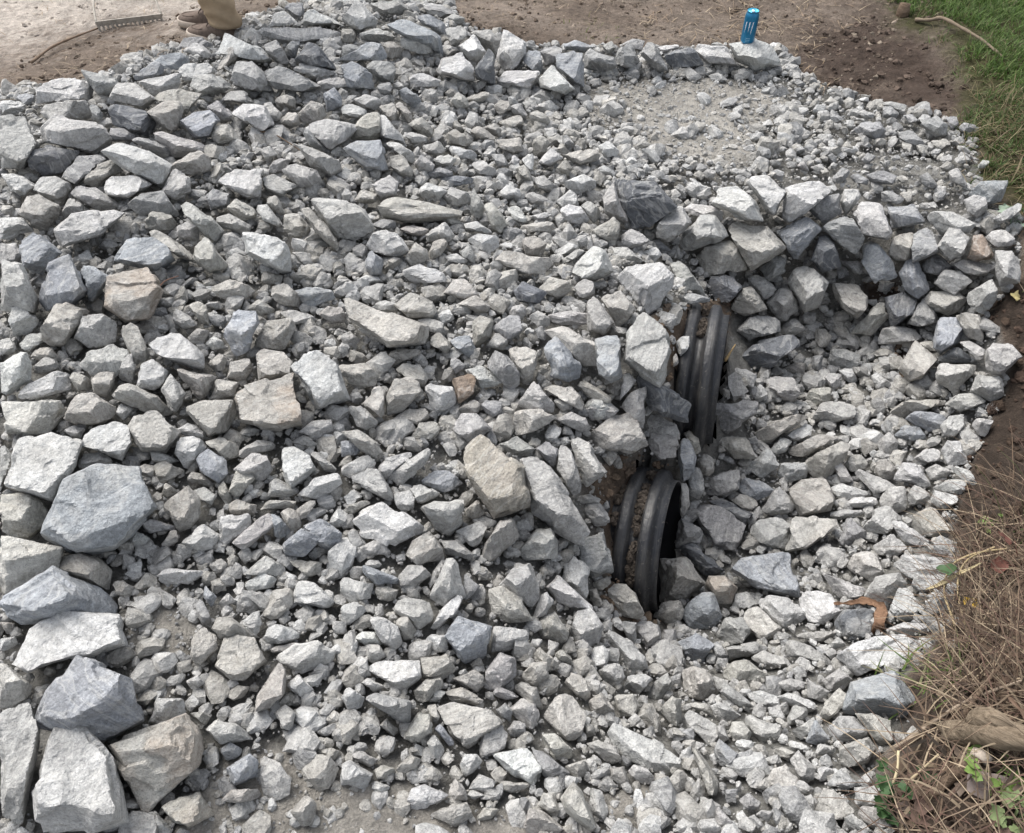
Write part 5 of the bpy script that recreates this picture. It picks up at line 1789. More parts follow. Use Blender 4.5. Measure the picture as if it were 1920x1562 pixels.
lid = m.build('lid', CAN_T, can)
m = MB()
m.loft([[(.0095 * s_ * math.cos(a), -.013 + .0085 * s_ * math.sin(a), z) for a in np.linspace(0, 2 * math.pi, 25)[:-1]] for z, s_ in ((.1546, 1), (.15485, 1), (.15485, .01))], cap=False)
m.build('opening', CAN_D, lid)
m = MB()
m.loft([[(.0065 * s_ * math.cos(a), .003 + .0115 * s_ * math.sin(a), z) for a in np.linspace(0, 2 * math.pi, 25)[:-1]] for z, s_ in ((.1548, 1), (.1566, 1), (.1566, .55), (.1552, .5))], cap=False)
m.build('pull_tab', CAN_W, lid)
view_az = math.atan2(CAM[0] - can.location.x, -(CAM[1] - can.location.y))   # facing the viewer
def on_can(x, z, off=.0006):
    a = x / RC + view_az
    return ((RC + off) * math.sin(a), -(RC + off) * math.cos(a), z)
mark = MB()
def claw(x0, top, bot, wt, drift, seed):
    rr = random.Random(seed)
    k = 16
    L_, Rr = [], []
    for i in range(k + 1):
        f = i / k
        z = lerp(top, bot, f)
        w = wt * (1 - f) ** .8 * (1 + .5 * rr.uniform(-1, 1)) + .0003
        x = x0 + drift * f + rr.uniform(-.0008, .0008)
        L_.append(on_can(x - w, z)); Rr.append(on_can(x + w * (1.5 if i == 0 else 1), z + (.002 if i == 0 else 0)))
    for i in range(k):
        mark.add([L_[i], Rr[i], Rr[i + 1], L_[i + 1]], [(0, 1, 2, 3)])
claw(-.0200, .112, .060, .0016, -.0030, 1)
claw(-.0035, .113, .066, .0019, -.0010, 2)
claw(.0130, .114, .056, .0019, -.0050, 3)
mark.build('claw_emblem', CAN_W, can, smooth=False)
let = MB()
def word_band(z, h, x0, x1, seed):
    """tiny unreadable print: rows of short strokes like lettering too small to read"""
    rr = random.Random(seed)
    x = x0
    while x < x1:
        w = rr.uniform(.0010, .0022)
        hh = h * rr.uniform(.75, 1)
        p = [on_can(x, z), on_can(x + w, z), on_can(x + w, z + hh), on_can(x, z + hh)]
        let.add(p, [(0, 1, 2, 3)])
        x += w + rr.uniform(.0006, .0012)
for z_, h_, a_, b_, s_ in ((.034, .004, -.010, .010, 1), (.026, .0035, -.011, .010, 2), (.019, .003, -.009, .009, 3), (.012, .0022, -.010, .011, 4)):
    word_band(z_, h_, a_, b_, s_)
PALE = plain('can_pale_print', (.22, .42, .55), .4, .4, .05)
let.build('small_print', PALE, can, smooth=False)

# ------------------------------------------------------------------ person: shoes and trouser legs at the top of the photograph
toe = G(358, 67); heel = G(468, 64)
ftz = min(toe.z, heel.z) + .004
fdir = (toe - heel); fdir.z = 0
L = .305
fdir.normalize()
side_v = Vector((fdir.y, -fdir.x, 0))
if side_v.y < 0:
    side_v = -side_v                                         # away from the camera
toe2 = G(348, 47)
person = empty('person', Vector((heel.x, heel.y, 0)) + fdir * .12, "person in brown work trousers and grey-brown moccasin shoes standing behind the rock pile", 'person')
bpy.context.view_layer.update()
pinv = Matrix.Translation(-person.location)
SUEDE = plain('grey_brown_suede', (.125, .098, .082), .95, .15, .28, 55, bumpd=.002)
SOLE = plain('pale_rubber_sole', (.36, .31, .26), .8, .3, .22, 40)
LACE = plain('brown_lace', (.07, .05, .042), .8)
CLOTH = plain('brown_work_cloth', (.33, .25, .165), .9, .15, .16, 24, bumpd=.003)
SHIRT = plain('dark_work_shirt', (.06, .07, .085), .9, .15)
SKIN = plain('skin', (.45, .27, .19), .6, .4)
SECT = [(0, .022, .062), (.04, .033, .080), (.12, .038, .098), (.24, .039, .106), (.36, .041, .104), (.48, .045, .092), (.60, .049, .076), (.72, .051, .064), (.82, .049, .057), (.90, .043, .052), (.96, .031, .046), (1.0, .010, .036)]
def shoe(heelp, yaw):
    fd = Matrix.Rotation(yaw, 3, 'Z') @ fdir
    sv = Vector((fd.y, -fd.x, 0))
    w2l = lambda f, s_, z: heelp + fd * (f * L) + sv * s_ + Vector((0, 0, z))
    up = MB()
    rings = []
    for f, w, h in SECT:
        ring = []
        for q in range(20):
            a = math.pi * q / 19
            x = math.cos(a)
            y = math.sin(a) ** .72
            bulge = 1 + .06 * math.sin(a)
            ring.append(w2l(f, w * bulge * (abs(x) ** .8) * (1 if x > 0 else -1), .022 + (h - .022) * y))
        rings.append(ring)
    up.loft(rings, closed=False)
    o = up.build('shoe', SUEDE, person, loc=heelp)
    o.location = heelp - person.location
    sol = MB()
    rings = []
    for f, w, h in SECT:
        fo = -.015 + f * 1.03
        wv = w + .005
        th = .036 - .010 * math.sin(min(max((f - .2) / .4, 0), 1) * math.pi)
        rings.append([w2l(fo, wv, .002), w2l(fo, wv + .001, .014), w2l(fo, wv - .001, th - .003), w2l(fo, wv - .006, th), w2l(fo, -wv + .006, th), w2l(fo, -wv + .001, th - .003), w2l(fo, -wv - .001, .014), w2l(fo, -wv, .002)])
    sol.loft(rings)
    so = sol.build('sole', SOLE, o, loc=heelp); so.location = (0, 0, 0)
    ws = MB()                                                # moccasin toe seam
    pts = []
    for q in range(17):
        a = math.pi * (q / 16 - .5)
        f = .60 + .31 * math.cos(a)
        s_ = .036 * math.sin(a)
        hz_ = np.interp(f, [k[0] for k in SECT], [k[2] for k in SECT])
        wz_ = np.interp(f, [k[0] for k in SECT], [k[1] for k in SECT])
        zz = .022 + (hz_ - .022) * max(0, 1 - (s_ / (wz_ * 1.05)) ** 2) ** .36
        pts.append(w2l(f, s_, zz + .001))
    ws.tube(pts, .0035, 6)
    sm = ws.build('toe_seam', SUEDE, o, loc=heelp); sm.location = (0, 0, 0)
    la = MB()
    for f in (.42, .50):
        zt = np.interp(f, [k[0] for k in SECT], [k[2] for k in SECT])
        la.tube([w2l(f, -.028, zt - .012), w2l(f, -.012, zt + .001), w2l(f, .012, zt + .001), w2l(f, .028, zt - .012)], .0028, 6)
    zt = np.interp(.44, [k[0] for k in SECT], [k[2] for k in SECT])
    for sg in (-1, 1):
        la.tube(spline([w2l(.44, 0, zt + .003), w2l(.42, sg * .018, zt + .014), w2l(.46, sg * .030, zt + .004), w2l(.50, sg * .034, zt - .014)], 8), .0024, 6)
    lo_ = la.build('lace', LACE, o, loc=heelp); lo_.location = (0, 0, 0)
heel1 = Vector((toe.x, toe.y, ftz)) - fdir * L
heel2 = Vector((toe2.x, toe2.y, ftz)) - fdir * L
shoe(heel1, 0.0)
shoe(heel2, 0.10)
def leg_rings(heelp, hip):
    ank = heelp + fdir * .058
    rings = []
    zs = np.linspace(.112, .80, 60)
    for z in zs:
        f = (z - .112) / .688
        c = Vector((lerp(ank.x, hip.x, f ** 1.3), lerp(ank.y, hip.y, f ** 1.3), ftz + z))
        c += fdir * .02 * math.sin(f * math.pi)
        r0 = lerp(.079, .098, f)
        ring = []
        for q in range(40):
            a = 2 * math.pi * q / 40
            fold = ((1 - abs(math.sin(z * 46 + 1.2 * math.sin(a + .6) + .8 * math.sin(a * 2 + z * 9)))) * .018 + .014 * float(fbm(np.array([math.cos(a) * 2, math.sin(a) * 2, z * 14]), 2, 31))) * math.exp(-f * 2.2)
            flare = .010 * math.exp(-((z - .112) / .012) ** 2)
            rr = r0 + fold + flare
            dip = -.028 * math.cos(a) * math.exp(-((z - .112) / .05) ** 2)
            ring.append(c + fdir * (math.cos(a) * rr * 1.0) + Vector((fdir.y, -fdir.x, 0)) * (math.sin(a) * rr * .84) + Vector((0, 0, -dip * .6)))
        rings.append(ring)
    return rings
mid = (heel1 + heel2) * .5 + fdir * .10
sgn = 1 if (heel2 - heel1).dot(side_v) > 0 else -1
hipA, hipB = mid - side_v * .09 * sgn, mid + side_v * .09 * sgn
tr = MB()
for hp, hipp in ((heel1, hipA), (heel2, hipB)):
    tr.loft(leg_rings(hp, hipp))
rings = []
for z, a_, b_ in ((.74, .10, .155), (.82, .118, .175), (.90, .122, .178), (.98, .112, .165), (1.04, .104, .155)):
    rings.append([mid + fdir * (a_ * math.cos(t_)) + side_v * (b_ * math.sin(t_)) + Vector((0, 0, ftz + z - mid.z)) for t_ in np.linspace(0, 2 * math.pi, 41)[:-1]])
tr.loft(rings)
trousers = tr.build('trousers', CLOTH, person, loc=person.location); trousers.location = (0, 0, 0)
# the body: one continuous skin surface from ankles to head
def skin_body():
    J, E_, Rd = [], [], []
    def j(p, r_, parent=None):
        J.append(tuple(p)); Rd.append(r_)
        if parent is not None:
            E_.append((parent, len(J) - 1))
        return len(J) - 1
    up = lambda p, z: Vector((p.x, p.y, ftz + z))
    pel = j(up(mid, .94), .11)
    spine = j(up(mid, 1.12), .115, pel)
    chest = j(up(mid, 1.36), .125, spine)
    neck = j(up(mid, 1.50) + fdir * .01, .055, chest)
    jaw = j(up(mid, 1.58) + fdir * .03, .075, neck)
    head = j(up(mid, 1.68) + fdir * .03, .095, jaw)
    j(up(mid, 1.75) + fdir * .02, .07, head)
    j(up(mid, 1.64) + fdir * .125, .016, jaw)
    for hp, hipp, sg in ((heel1, hipA, -1), (heel2, hipB, 1)):
        h = j(up(hipp, .88), .085, pel)
        kn = j(up(hp + fdir * .11, .50), .055, h)
        j(up(hp + fdir * .085, .11), .038, kn)
        sh = j(up(mid + side_v * sg * sgn * .19, 1.42), .055, chest)
        el = j(up(mid + side_v * sg * sgn * .25, 1.14), .042, sh)
        wr = j(up(mid + side_v * sg * sgn * .24 + fdir * .10, .92), .028, el)
        pm = j(up(mid + side_v * sg * sgn * .235 + fdir * .125, .84), .026, wr)
        for k in range(4):
            off = fdir * (.03 - .02 * k)
            a = j(up(mid + side_v * sg * sgn * .235 + fdir * .125 + off, .80), .009, pm)
            j(up(mid + side_v * sg * sgn * .23 + fdir * .125 + off, .745 + .006 * abs(k - 1.4)), .008, a)
        a = j(up(mid + side_v * sg * sgn * .215 + fdir * .17, .85), .010, pm)
        j(up(mid + side_v * sg * sgn * .21 + fdir * .185, .81), .009, a)
    me = bpy.data.meshes.new('body')
    me.from_pydata([tuple(Vector(p) - person.location) for p in J], E_, [])
    ob = bpy.data.objects.new('body', me)
    COL.objects.link(ob)
    ob.parent = person
    m = ob.modifiers.new('skin', 'SKIN')
    for v, r_ in zip(me.skin_vertices[0].data, Rd):
        v.radius = (r_, r_)
    me.skin_vertices[0].data[0].use_root = True
    s_ = ob.modifiers.new('smooth', 'SUBSURF'); s_.levels = s_.render_levels = 2
    t = NT('shirt_and_skin', .8, .2)
    z = t.n('SeparateXYZ'); t.l(t.n('NewGeometry').outputs['Position'], z.inputs[0])
    t.base(t.mix(t.math('MULTIPLY', t.math('GREATER_THAN', z.outputs['Z'], ftz + .95), t.math('LESS_THAN', z.outputs['Z'], ftz + 1.50)), (.45, .27, .19, 1), (.06, .07, .085, 1)))
    me.materials.append(t.m)
skin_body()

# ------------------------------------------------------------------ rake head lying in the dirt
RUSTY = plain('weathered_steel', (.36, .335, .295), .75, .4, .35, 50, metal=.35, bumpd=.001)
WOOD = plain('weathered_wood', (.30, .25, .19), .85, .2, .25, 40, stretch=(1, 1, 6), bumpd=.002)
a_, b_ = G(186, 60), G(306, 38)
rake = empty('garden_rake', a_, "grey bow rake head with curved arms lying teeth down in the dirt beside the shoes", 'rake')
bd = (b_ - a_); bl = bd.length; bd.normalize()
bz = Vector((0, 0, 1)); by = bz.cross(bd).normalized()
def rk(x, y, z):
    return a_ + bd * x + by * y + bz * (z + .008 - .020 * x / bl)
m = MB()
Mx = Matrix((bd, by, bz)).transposed().to_4x4()
m.loft([[rk(x_, y_, z_) for y_, z_ in ((-.003, .021), (.003, .021), (.003, .047), (-.003, .047))] for x_ in (0, bl)])
nt_ = 15
for k in range(nt_):
    x = bl * (k + .3) / (nt_ - .4)
    m.tube([rk(x, 0, .026), rk(x, -.004, .014), rk(x, -.010, -.004), rk(x, -.018, -.02)], [.0085, .0062, .005, .003], 6)
hd = m.build('rake_head', RUSTY, rake, smooth=False, loc=a_); hd.location = (0, 0, 0)
sock = G(238, -26, .05)
for pts in (((rk(0, 0, .035)), G(188, 40, .10), G(197, 26, .10), G(218, 4, .09), sock), (rk(bl, 0, .035), G(296, 20, .10), G(287, 10, .10), G(258, 1, .09), sock)):
    m = MB(); m.tube(spline(pts, 22), .0055, 8)
    o = m.build('bow_arm', RUSTY, rake, loc=a_); o.location = (0, 0, 0)
m = MB(); m.tube([sock, sock.lerp(G(215, -140, .06), .5), G(215, -140, .06)], .015, 10)
o = m.build('handle', WOOD, rake, loc=a_); o.location = (0, 0, 0)

# ------------------------------------------------------------------ wood lying about
BARK = plain('weathered_log', (.235, .185, .130), .9, .15, .35, 22, stretch=(5, 5, 5), bumpd=.006)
def grain_material(name, c1, c2, axis):
    t = NT(name, .9, .15)
    co = t.n('TexCoord').outputs['Object']
    mp = t.n('Mapping'); t.l(co, mp.inputs[0])
    mp.inputs['Rotation'].default_value = (0, 0, axis)
    st = t.scalev(mp.outputs[0], (9, 110, 110))
    g = t.noise(st, 1.0, 6, .65, .4)
    w = t.noise(co, 14, 5, .6)
    c = t.mix(t.ramp(g, .32, .68), (*c1, 1), (*c2, 1))
    t.base(t.mul(c, t.ramp(w, .3, .7, .7, 1.25)))
    t.bump(t.math('ADD', g, t.math('MULTIPLY', t.noise(co, 60, 6, .65), .4)), .008)
    return t.m
p0, p1, p2, p3 = G(1748, 1398, .085), G(1830, 1410, .10), G(1925, 1432, .11), G(2080, 1475, .11)
LOGM = grain_material('weathered_log_wood', (.105, .080, .056), (.27, .215, .155), -math.atan2((p2 - p0).y, (p2 - p0).x))
m = MB()
lp = spline([p0, p1, p2, p3], 60)
rings = []
for i, p in enumerate(lp):
    tdir = (lp[min(i + 1, 59)] - lp[max(i - 1, 0)]).normalized()
    n1 = Vector((0, 0, 1)) - tdir * tdir.z; n1.normalize(); n2 = tdir.cross(n1)
    ring = []
    for q in range(28):
        a = 2 * math.pi * q / 28
        rr = .021 + .008 * min(i / 22, 1) + .003 * math.sin(i * .35) + .010 * math.exp(-((i - 16) / 6.0) ** 2) * max(0, math.cos(a - .5))
        rr *= 1 + .16 * float(fbm(np.array([math.cos(a) * 1.6 + 4, math.sin(a) * 1.6, i * .09]), 3, 6)) + .05 * float(fbm(np.array([math.cos(a) * 5, math.sin(a) * 5, i * .12]), 2, 8))
        jag = (.022 * float(fbm(np.array([math.cos(a) * 1.7, math.sin(a) * 1.7, 3.3]), 3, 9)) + .010 * math.cos(a)) * max(0, 1 - i / 6)
        if i == 0:
            rr *= .86
        ring.append(p + (n1 * math.cos(a) + n2 * math.sin(a)) * rr - tdir * jag)
    rings.append(ring)
m.loft(rings)
log = m.build('log', LOGM, None, loc=p0)
tag(log, "grey-brown weathered log with a broken end lying in the dry grass", 'log')
m = MB(); m.tube(spline([lp[8] + Vector((0, .012, .024)), lp[17] + Vector((0, .016, .036)), lp[27] + Vector((0, .010, .020))], 14), [.010, .017, .021, .024, .025, .025, .024, .022, .020, .017, .014, .011, .008, .004], 14, .25, 8.0)
kn = m.build('knot', LOGM, log, loc=p0); kn.location = (0, 0, 0)
STICK = grain_material('brown_stick', (.09, .062, .045), (.21, .155, .11), 0.3)
PALEW = plain('pale_broken_wood', (.42, .36, .30), .9, .15, .3, 60, bumpd=.002)
def stick(name, px_pts, rad, lab, mat, k=8, wob=.2, n=20, taper=.5, cat='stick', group=None):
    pts = spline([G(u, v, dz) for u, v, dz in px_pts], n)
    m = MB(); m.tube(pts, [rad * lerp(1, taper, i / (n - 1)) * (1 + .12 * math.sin(i * 1.7)) for i in range(n)], k, wob, rad * 500)
    return tag(m.build(name, mat, None, loc=pts[0]), lab, cat, group)
st = stick('broken_stick', ((1824, 1430, .05), (1795, 1450, .04), (1760, 1478, .02), (1735, 1500, .0)), .017, "dark broken stick with a pale knobbed end under the log", STICK, 10)
q_ = G(1824, 1430, .052)
m = MB(); m.tube([q_ + Vector((.004, .006, .004)), q_ + Vector((0, 0, 0)), q_ - Vector((.012, .012, .004))], [.008, .019, .017], 10, .3, 5.)
e_ = m.build('pale_end', PALEW, st, loc=q_); e_.location = q_ - st.location
stick('twig', ((1672, 1408, .02), (1700, 1392, .03), (1735, 1370, .05), (1790, 1335, .05), (1830, 1318, .05), (1915, 1290, .06)), .0055, "long pale twig reaching from the dry grass to the grey dome rock", plain('pale_twig', (.27, .215, .165), .9, .15, .3, 60), 7, .2, 24, .6, 'twig')
stick('twig', ((1790, 1360, .05), (1822, 1310, .07), (1870, 1250, .10)), .007, "dark twig slanting through the dry grass above the log", STICK, 7, .2, 14, .5, 'twig')
stick('twig', ((1660, 1505, .03), (1700, 1470, .05), (1738, 1436, .07)), .004, "thin straw-coloured twig below the broken stick", plain('straw_twig', (.36, .29, .19), .9, .15, .2, 60), 6, .2, 10, .6, 'twig')
stick('dead_cane', ((1655, 1510, .01), (1661, 1470, .07), (1656, 1438, .10)), .0035, "pale dead cane standing upright at the pile's dry grass corner", plain('pale_cane', (.50, .42, .27), .9, .15, .2, 60), 6, .25, 10, .8, 'cane')
stick('branch', ((1714, 44, .02), (1738, 50, .035), (1762, 53, .05), (1800, 73, .05), (1840, 91, .035), (1878, 115, .02)), .0105, "bare pale branch lying in the green grass", plain('bare_branch', (.17, .135, .10), .9, .15, .3, 40, bumpd=.003), 8, .25, 26, .55, 'branch')
stick('twig', ((492, 262, .035), (515, 268, .04), (545, 285, .04), (578, 304, .03)), .0035, "thin brown twig lying across stones high on the mound", STICK, 6, .2, 12, .5, 'twig')
stick('twig', ((60, 121, .01), (100, 100, .03), (130, 88, .035), (160, 74, .03), (186, 60, .02)), .007, "brown root-like twig in the dirt running to the rake", plain('soil_brown_twig', (.20, .15, .11), .9, .15, .3, 40), 7, .25, 18, .6, 'twig')
stick('wood_splinter', ((1358, 683, .02), (1366, 672, .03), (1375, 660, .04)), .006, "yellowish wood splinter lying in the far pipe's dark mouth", plain('splinter', (.33, .235, .12), .9, .15, .3, 60), 6, .2, 6, .3, 'splinter')
stick('twig', ((284, 590, .04), (300, 575, .05), (318, 556, .06), (345, 545, .06)), .003, "reddish dry twig beside the rust-stained block", plain('reddish_twig', (.2, .12, .09), .9, .15, .3, 60), 6, .2, 10, .5, 'twig')
stick('twig', ((888 - 0, 1120, .03), (882, 1150, .03)), .004, "short pale twig stuck among small stones low on the mound", STICK, 6, .2, 5, .5, 'twig') if False else None
q_ = G(1690, 30, .03)
m = MB(); m.tube([q_ - Vector((0, 0, .05)), q_, q_ + Vector((.004, .01, .035))], [.034, .032, .027], 12, .25, 2.)
tag(m.build('wood_stump', STICK, None, loc=q_), "small brown cut stump in the grass near the bare branch", 'stump')
# strip of bark curled over the dark stone
BARKM = grain_material('orange_bark', (.12, .07, .045), (.25, .155, .10), 0.6)
def ribbon_solid(pts, widths, th, wdir, name, mat):
    m = MB(); rings = []
    for i, (p, w) in enumerate(zip(pts, widths)):
        t = (pts[min(i + 1, len(pts) - 1)] - pts[max(i - 1, 0)]).normalized()
        s_ = wdir[i] if isinstance(wdir, list) else wdir
        s_ = (s_ - t * s_.dot(t)).normalized()
        nn = t.cross(s_).normalized()
        ring = []
        jag = 1 + .25 * float(fbm(np.array([i * .8, 1.3, 7.]), 2, 3))
        for x in (-1, -.6, -.2, .2, .6, 1):
            ring.append(p + s_ * (w * x * jag) + nn * (-.35 * w * (1 - x * x) + th))
        for x in (1, .6, .2, -.2, -.6, -1):
            ring.append(p + s_ * (w * x * jag) + nn * (-.35 * w * (1 - x * x)))
        rings.append(ring)
    m.loft(rings)
    return m.build(name, mat, None, loc=pts[0])
dg = bpy.context.evaluated_depsgraph_get(); dg.update()
def S_(u, v, dz=0.0):
    """first surface met along a sight line: where small things lie on the rocks"""
    ok, p, *_ = S.ray_cast(dg, Vector(CAM), Vector(rays((u, v))).normalized())
    p = p if ok else G(u, v)
    return Vector(p) + Vector((0, 0, dz))
bp = [S_(1562, 1135, .01), S_(1590, 1136, .012), S_(1618, 1131, .014), S_(1634, 1135, .016), S_(1644, 1152, .014), S_(1646, 1172, .010), S_(1641, 1192, .006)]
zz_ = [p.z for p in bp]
for i in range(1, len(bp) - 1):
    bp[i].z = max(bp[i].z, (bp[i - 1].z + bp[i + 1].z) / 2 - .01)
bp = spline(bp, 24)
bark = ribbon_solid(bp, [.004 + .010 * min(i / 8, 1) + .005 * math.sin(i * 2.3) * (i % 3 - 1) for i in range(24)], .004, [Vector((.25 + .7 * min(max((i - 9) / 6, 0), 1), 1 - .8 * min(max((i - 9) / 6, 0), 1), .2)) for i in range(24)], 'bark_strip', BARKM)
tag(bark, "orange-brown strip of bark bent over the dark grey stone in the ditch", 'bark')

# ------------------------------------------------------------------ grass, dry grass, leaves
def blades(n, pos, length, width, lean, colfun, seed, segs=4, droop=1.0, azm=None):
    r = np.random.default_rng(seed)
    az = r.uniform(0, 2 * np.pi, n) if azm is None else azm
    L_ = r.uniform(*length, n)
    ln = np.abs(r.normal(lean[0], lean[1], n)).clip(0, 1.62)
    w = r.uniform(*width, n)
    out = np.zeros((n, (segs + 1) * 2, 3))
    p = pos.copy()
    ang = ln.copy()
    sx, sy = -np.sin(az), np.cos(az)
    tw = r.normal(0, .25, (segs + 1, n)).cumsum(0) * droop
    for k in range(segs + 1):
        f = k / segs
        ww = w * (1 - f ** 1.6) + .0003
        out[:, 2 * k] = p + np.stack([sx * ww, sy * ww, 0 * ww], -1)
        out[:, 2 * k + 1] = p - np.stack([sx * ww, sy * ww, 0 * ww], -1)
        a2 = az + tw[k]
        p = p + np.stack([np.cos(a2) * np.sin(ang), np.sin(a2) * np.sin(ang), np.cos(ang)], -1) * (L_ / segs)[:, None]
        ang = (ang + droop * r.uniform(.08, .42, n)).clip(0, 2.1)
    V = out.reshape(-1, 3)
    base = np.arange(n)[:, None] * ((segs + 1) * 2)
    F = np.concatenate([np.stack([base[:, 0] + 2 * k, base[:, 0] + 2 * k + 1, base[:, 0] + 2 * k + 3, base[:, 0] + 2 * k + 2], -1) for k in range(segs)])
    c = colfun(r, n)
    return V, F, np.repeat(np.c_[c, np.ones(n)], (segs + 1) * 2, 0)

def zone_points(n, polys, region, r, dens=None, clump=0.0):
    xy = np.c_[r.uniform(region[0], region[1], n), r.uniform(region[2], region[3], n)]
    z = hz(xy[:, 0], xy[:, 1])
    P = np.c_[xy, z]
    px = project(P)
    j = np.stack([fbm(np.c_[xy * 5, np.zeros(n)], 3, 5), fbm(np.c_[xy * 5, np.full(n, 50.)], 3, 9)], -1)
    m = np.zeros(n, bool)
    for p in polys:
        m |= in_poly(px + j * (90 if p is GRASS else 40), p)
    if clump:
        m &= fbm(np.c_[xy * 9, np.zeros(n)], 3, 21) > r.normal(clump, .25, n)
    return P[m], px[m]
def palette(cols, var=.2):
    cols = np.array(cols)
    def f(r, n):
        return cols[r.integers(len(cols), size=n)] * r.uniform(1 - var, 1 + var, (n, 1))
    return f
def veg(name, sets, mat, lab, kind='stuff'):
    V, F, C, o = [], [], [], 0
    for v, f, c in sets:
        V.append(v); F.append(f + o); C.append(c); o += len(v)
    ob = fast_mesh(name, np.vstack(V), np.vstack(F), True, {'tint': ('FLOAT_COLOR', np.vstack(C))}, mat)
    ob['label'] = lab
    return tag(ob, kind=kind)
GRASSM = attr_material('grass_blade', rough=.6, var=.12, scale=20, spec=.25, transl=.3)
STRAWM = attr_material('straw', rough=.8, var=.2, scale=30, spec=.2)
r = np.random.default_rng(3)
sets = []
P, px_ = zone_points(130000, [GRASS], (1.4, 4.4, 2.2, 6.2), r, clump=-.45)
bare = fbm(np.c_[P[:, :2] * 2.4, np.zeros(len(P))], 3, 41) > -.22 + r.normal(0, .06, len(P))
P, px_ = P[bare], px_[bare]
lush = in_poly(px_, [(1640, -60), (1990, -60), (1990, 190), (1880, 170), (1800, 110), (1700, 60)])
A_ = P[lush]
sets.append(blades(len(A_), A_, (.03, .085), (.0012, .0028), (.5, .35), palette([(.075, .13, .03), (.10, .17, .04), (.05, .09, .022), (.14, .19, .065)]), 4))
B_ = P[~lush]
dry = r.random(len(B_)) < .38
sets.append(blades(int((~dry).sum()), B_[~dry], (.03, .10), (.0012, .0026), (.7, .4), palette([(.065, .11, .03), (.045, .075, .022), (.10, .135, .045)]), 5))
sets.append(blades(int(dry.sum()), B_[dry], (.04, .14), (.0010, .0022), (.95, .4), palette([(.22, .18, .10), (.15, .11, .065), (.28, .23, .14)]), 6))
P, px_ = zone_points(60000, [[(1540, -60), (1640, 10), (1720, 90), (1770, 170), (1790, 240), (1830, 330), (1900, 400), (1960, 300), (1900, 0), (1800, -100)]], (1.2, 4.2, 2.2, 6.2), r, clump=.22)
sets.append(blades(len(P), P, (.02, .08), (.0011, .0024), (.75, .4), palette([(.07, .11, .03), (.10, .14, .045), (.16, .14, .08), (.20, .165, .10)]), 16))
P, _ = zone_points(9000, [[(1060, 50), (1150, 45), (1180, 75), (1080, 82)], [(1640, 20), (1720, 40), (1780, 90), (1700, 80)]], (.2, 3.4, 3.6, 6.0), r, clump=-.1)
P = P[::2]
sets.append(blades(len(P), P, (.02, .05), (.001, .002), (.6, .4), palette([(.13, .17, .04), (.09, .13, .035), (.2, .19, .08)]), 7))
veg('grass', sets, GRASSM, 'short green grass along the bank at the far corner')
sets = []
# straw lying on the bare soil beyond the stone row
P, _ = zone_points(9000, [[(1180, -60), (1640, -60), (1600, 60), (1500, 110), (1460, 85), (1200, 80)], [(1440, 60), (1560, 80), (1560, 180), (1480, 130)]], (.3, 3.2, 3.4, 6.4), r, clump=.1)
P[:, 2] += .012
sets.append(blades(len(P), P, (.03, .11), (.0008, .0016), (1.45, .12), palette([(.36, .29, .20), (.27, .20, .13), (.20, .145, .10)]), 8, droop=.25))
P, _ = zone_points(1500, [SOILTOP], (-3.3, 1.5, 3.2, 6.2), r)
P[:, 2] += .012
sets.append(blades(len(P), P, (.03, .09), (.0008, .0016), (1.45, .12), palette([(.30, .24, .17), (.20, .15, .105)]), 9, droop=.25))
veg('straw', sets, STRAWM, 'scattered straw and stalks on the bare soil')
# tangle of dry grass in the near corner
DRYC = [(.20, .15, .105), (.14, .10, .07), (.10, .068, .048), (.29, .23, .16), (.125, .078, .06), (.075, .054, .04), (.085, .06, .045)]
TANGLE = [(1800, 1040), (1880, 980), (2150, 940), (2900, 900), (3200, 1700), (1690, 1700), (1690, 1500), (1655, 1440), (1720, 1390), (1715, 1290), (1770, 1230), (1790, 1120)]
sets = []
P, px_ = zone_points(30000, [TANGLE], (.55, 3.4, .1, 2.3), r, clump=-.15)
hgt_ = np.abs(r.normal(0, .035, len(P)))
P[:, 2] += hgt_
sets.append(blades(len(P), P, (.06, .26), (.0007, .0018), (1.35, .22), palette(DRYC, .3), 10, segs=5, droop=.35))
P, px_ = zone_points(30000, [[(1790, 1080), (1850, 980), (2100, 900), (2800, 880), (2800, 1380), (1900, 1330), (1760, 1290)]], (.7, 3.3, .4, 2.1), r, clump=-.05)
sets.append(blades(len(P), P, (.10, .34), (.0008, .0020), (.65, .4), palette(DRYC + [(.09, .065, .045), (.07, .055, .04)], .3), 11, segs=6, droop=.6))
P, px_ = zone_points(900, [[(1830, 985), (1900, 930), (2050, 900), (2050, 1060), (1850, 1060)], [(1860, 900), (1925, 850), (2000, 850), (1990, 1000)]], (.8, 2.4, .9, 2.4), r)
sets.append(blades(len(P), P, (.06, .22), (.0007, .0016), (.7, .4), palette(DRYC, .3), 12, segs=5, droop=.5))
P, px_ = zone_points(3500, [[(1830, 230), (1900, 260), (1990, 600), (1900, 540), (1870, 400), (1815, 330)]], (1.4, 3.6, 1.8, 4.2), r)
sets.append(blades(len(P), P, (.04, .16), (.0009, .0018), (1.0, .4), palette(DRYC + [(.08, .10, .035)], .3), 13, segs=4, droop=.4))
P, px_ = zone_points(9000, [TANGLE], (.55, 3.4, .1, 2.3), r, clump=-.1)
P[:, 2] += np.abs(r.normal(0, .02, len(P)))
sets.append(blades(len(P), P, (.05, .16), (.0020, .0042), (1.3, .25), palette([(.12, .085, .06), (.075, .055, .042), (.17, .13, .09), (.05, .04, .032), (.21, .165, .115)], .3), 17, segs=5, droop=.5))
veg('dry_grass', sets, STRAWM, 'brown tangle of dry grass stalks in the near corner')
sets = []
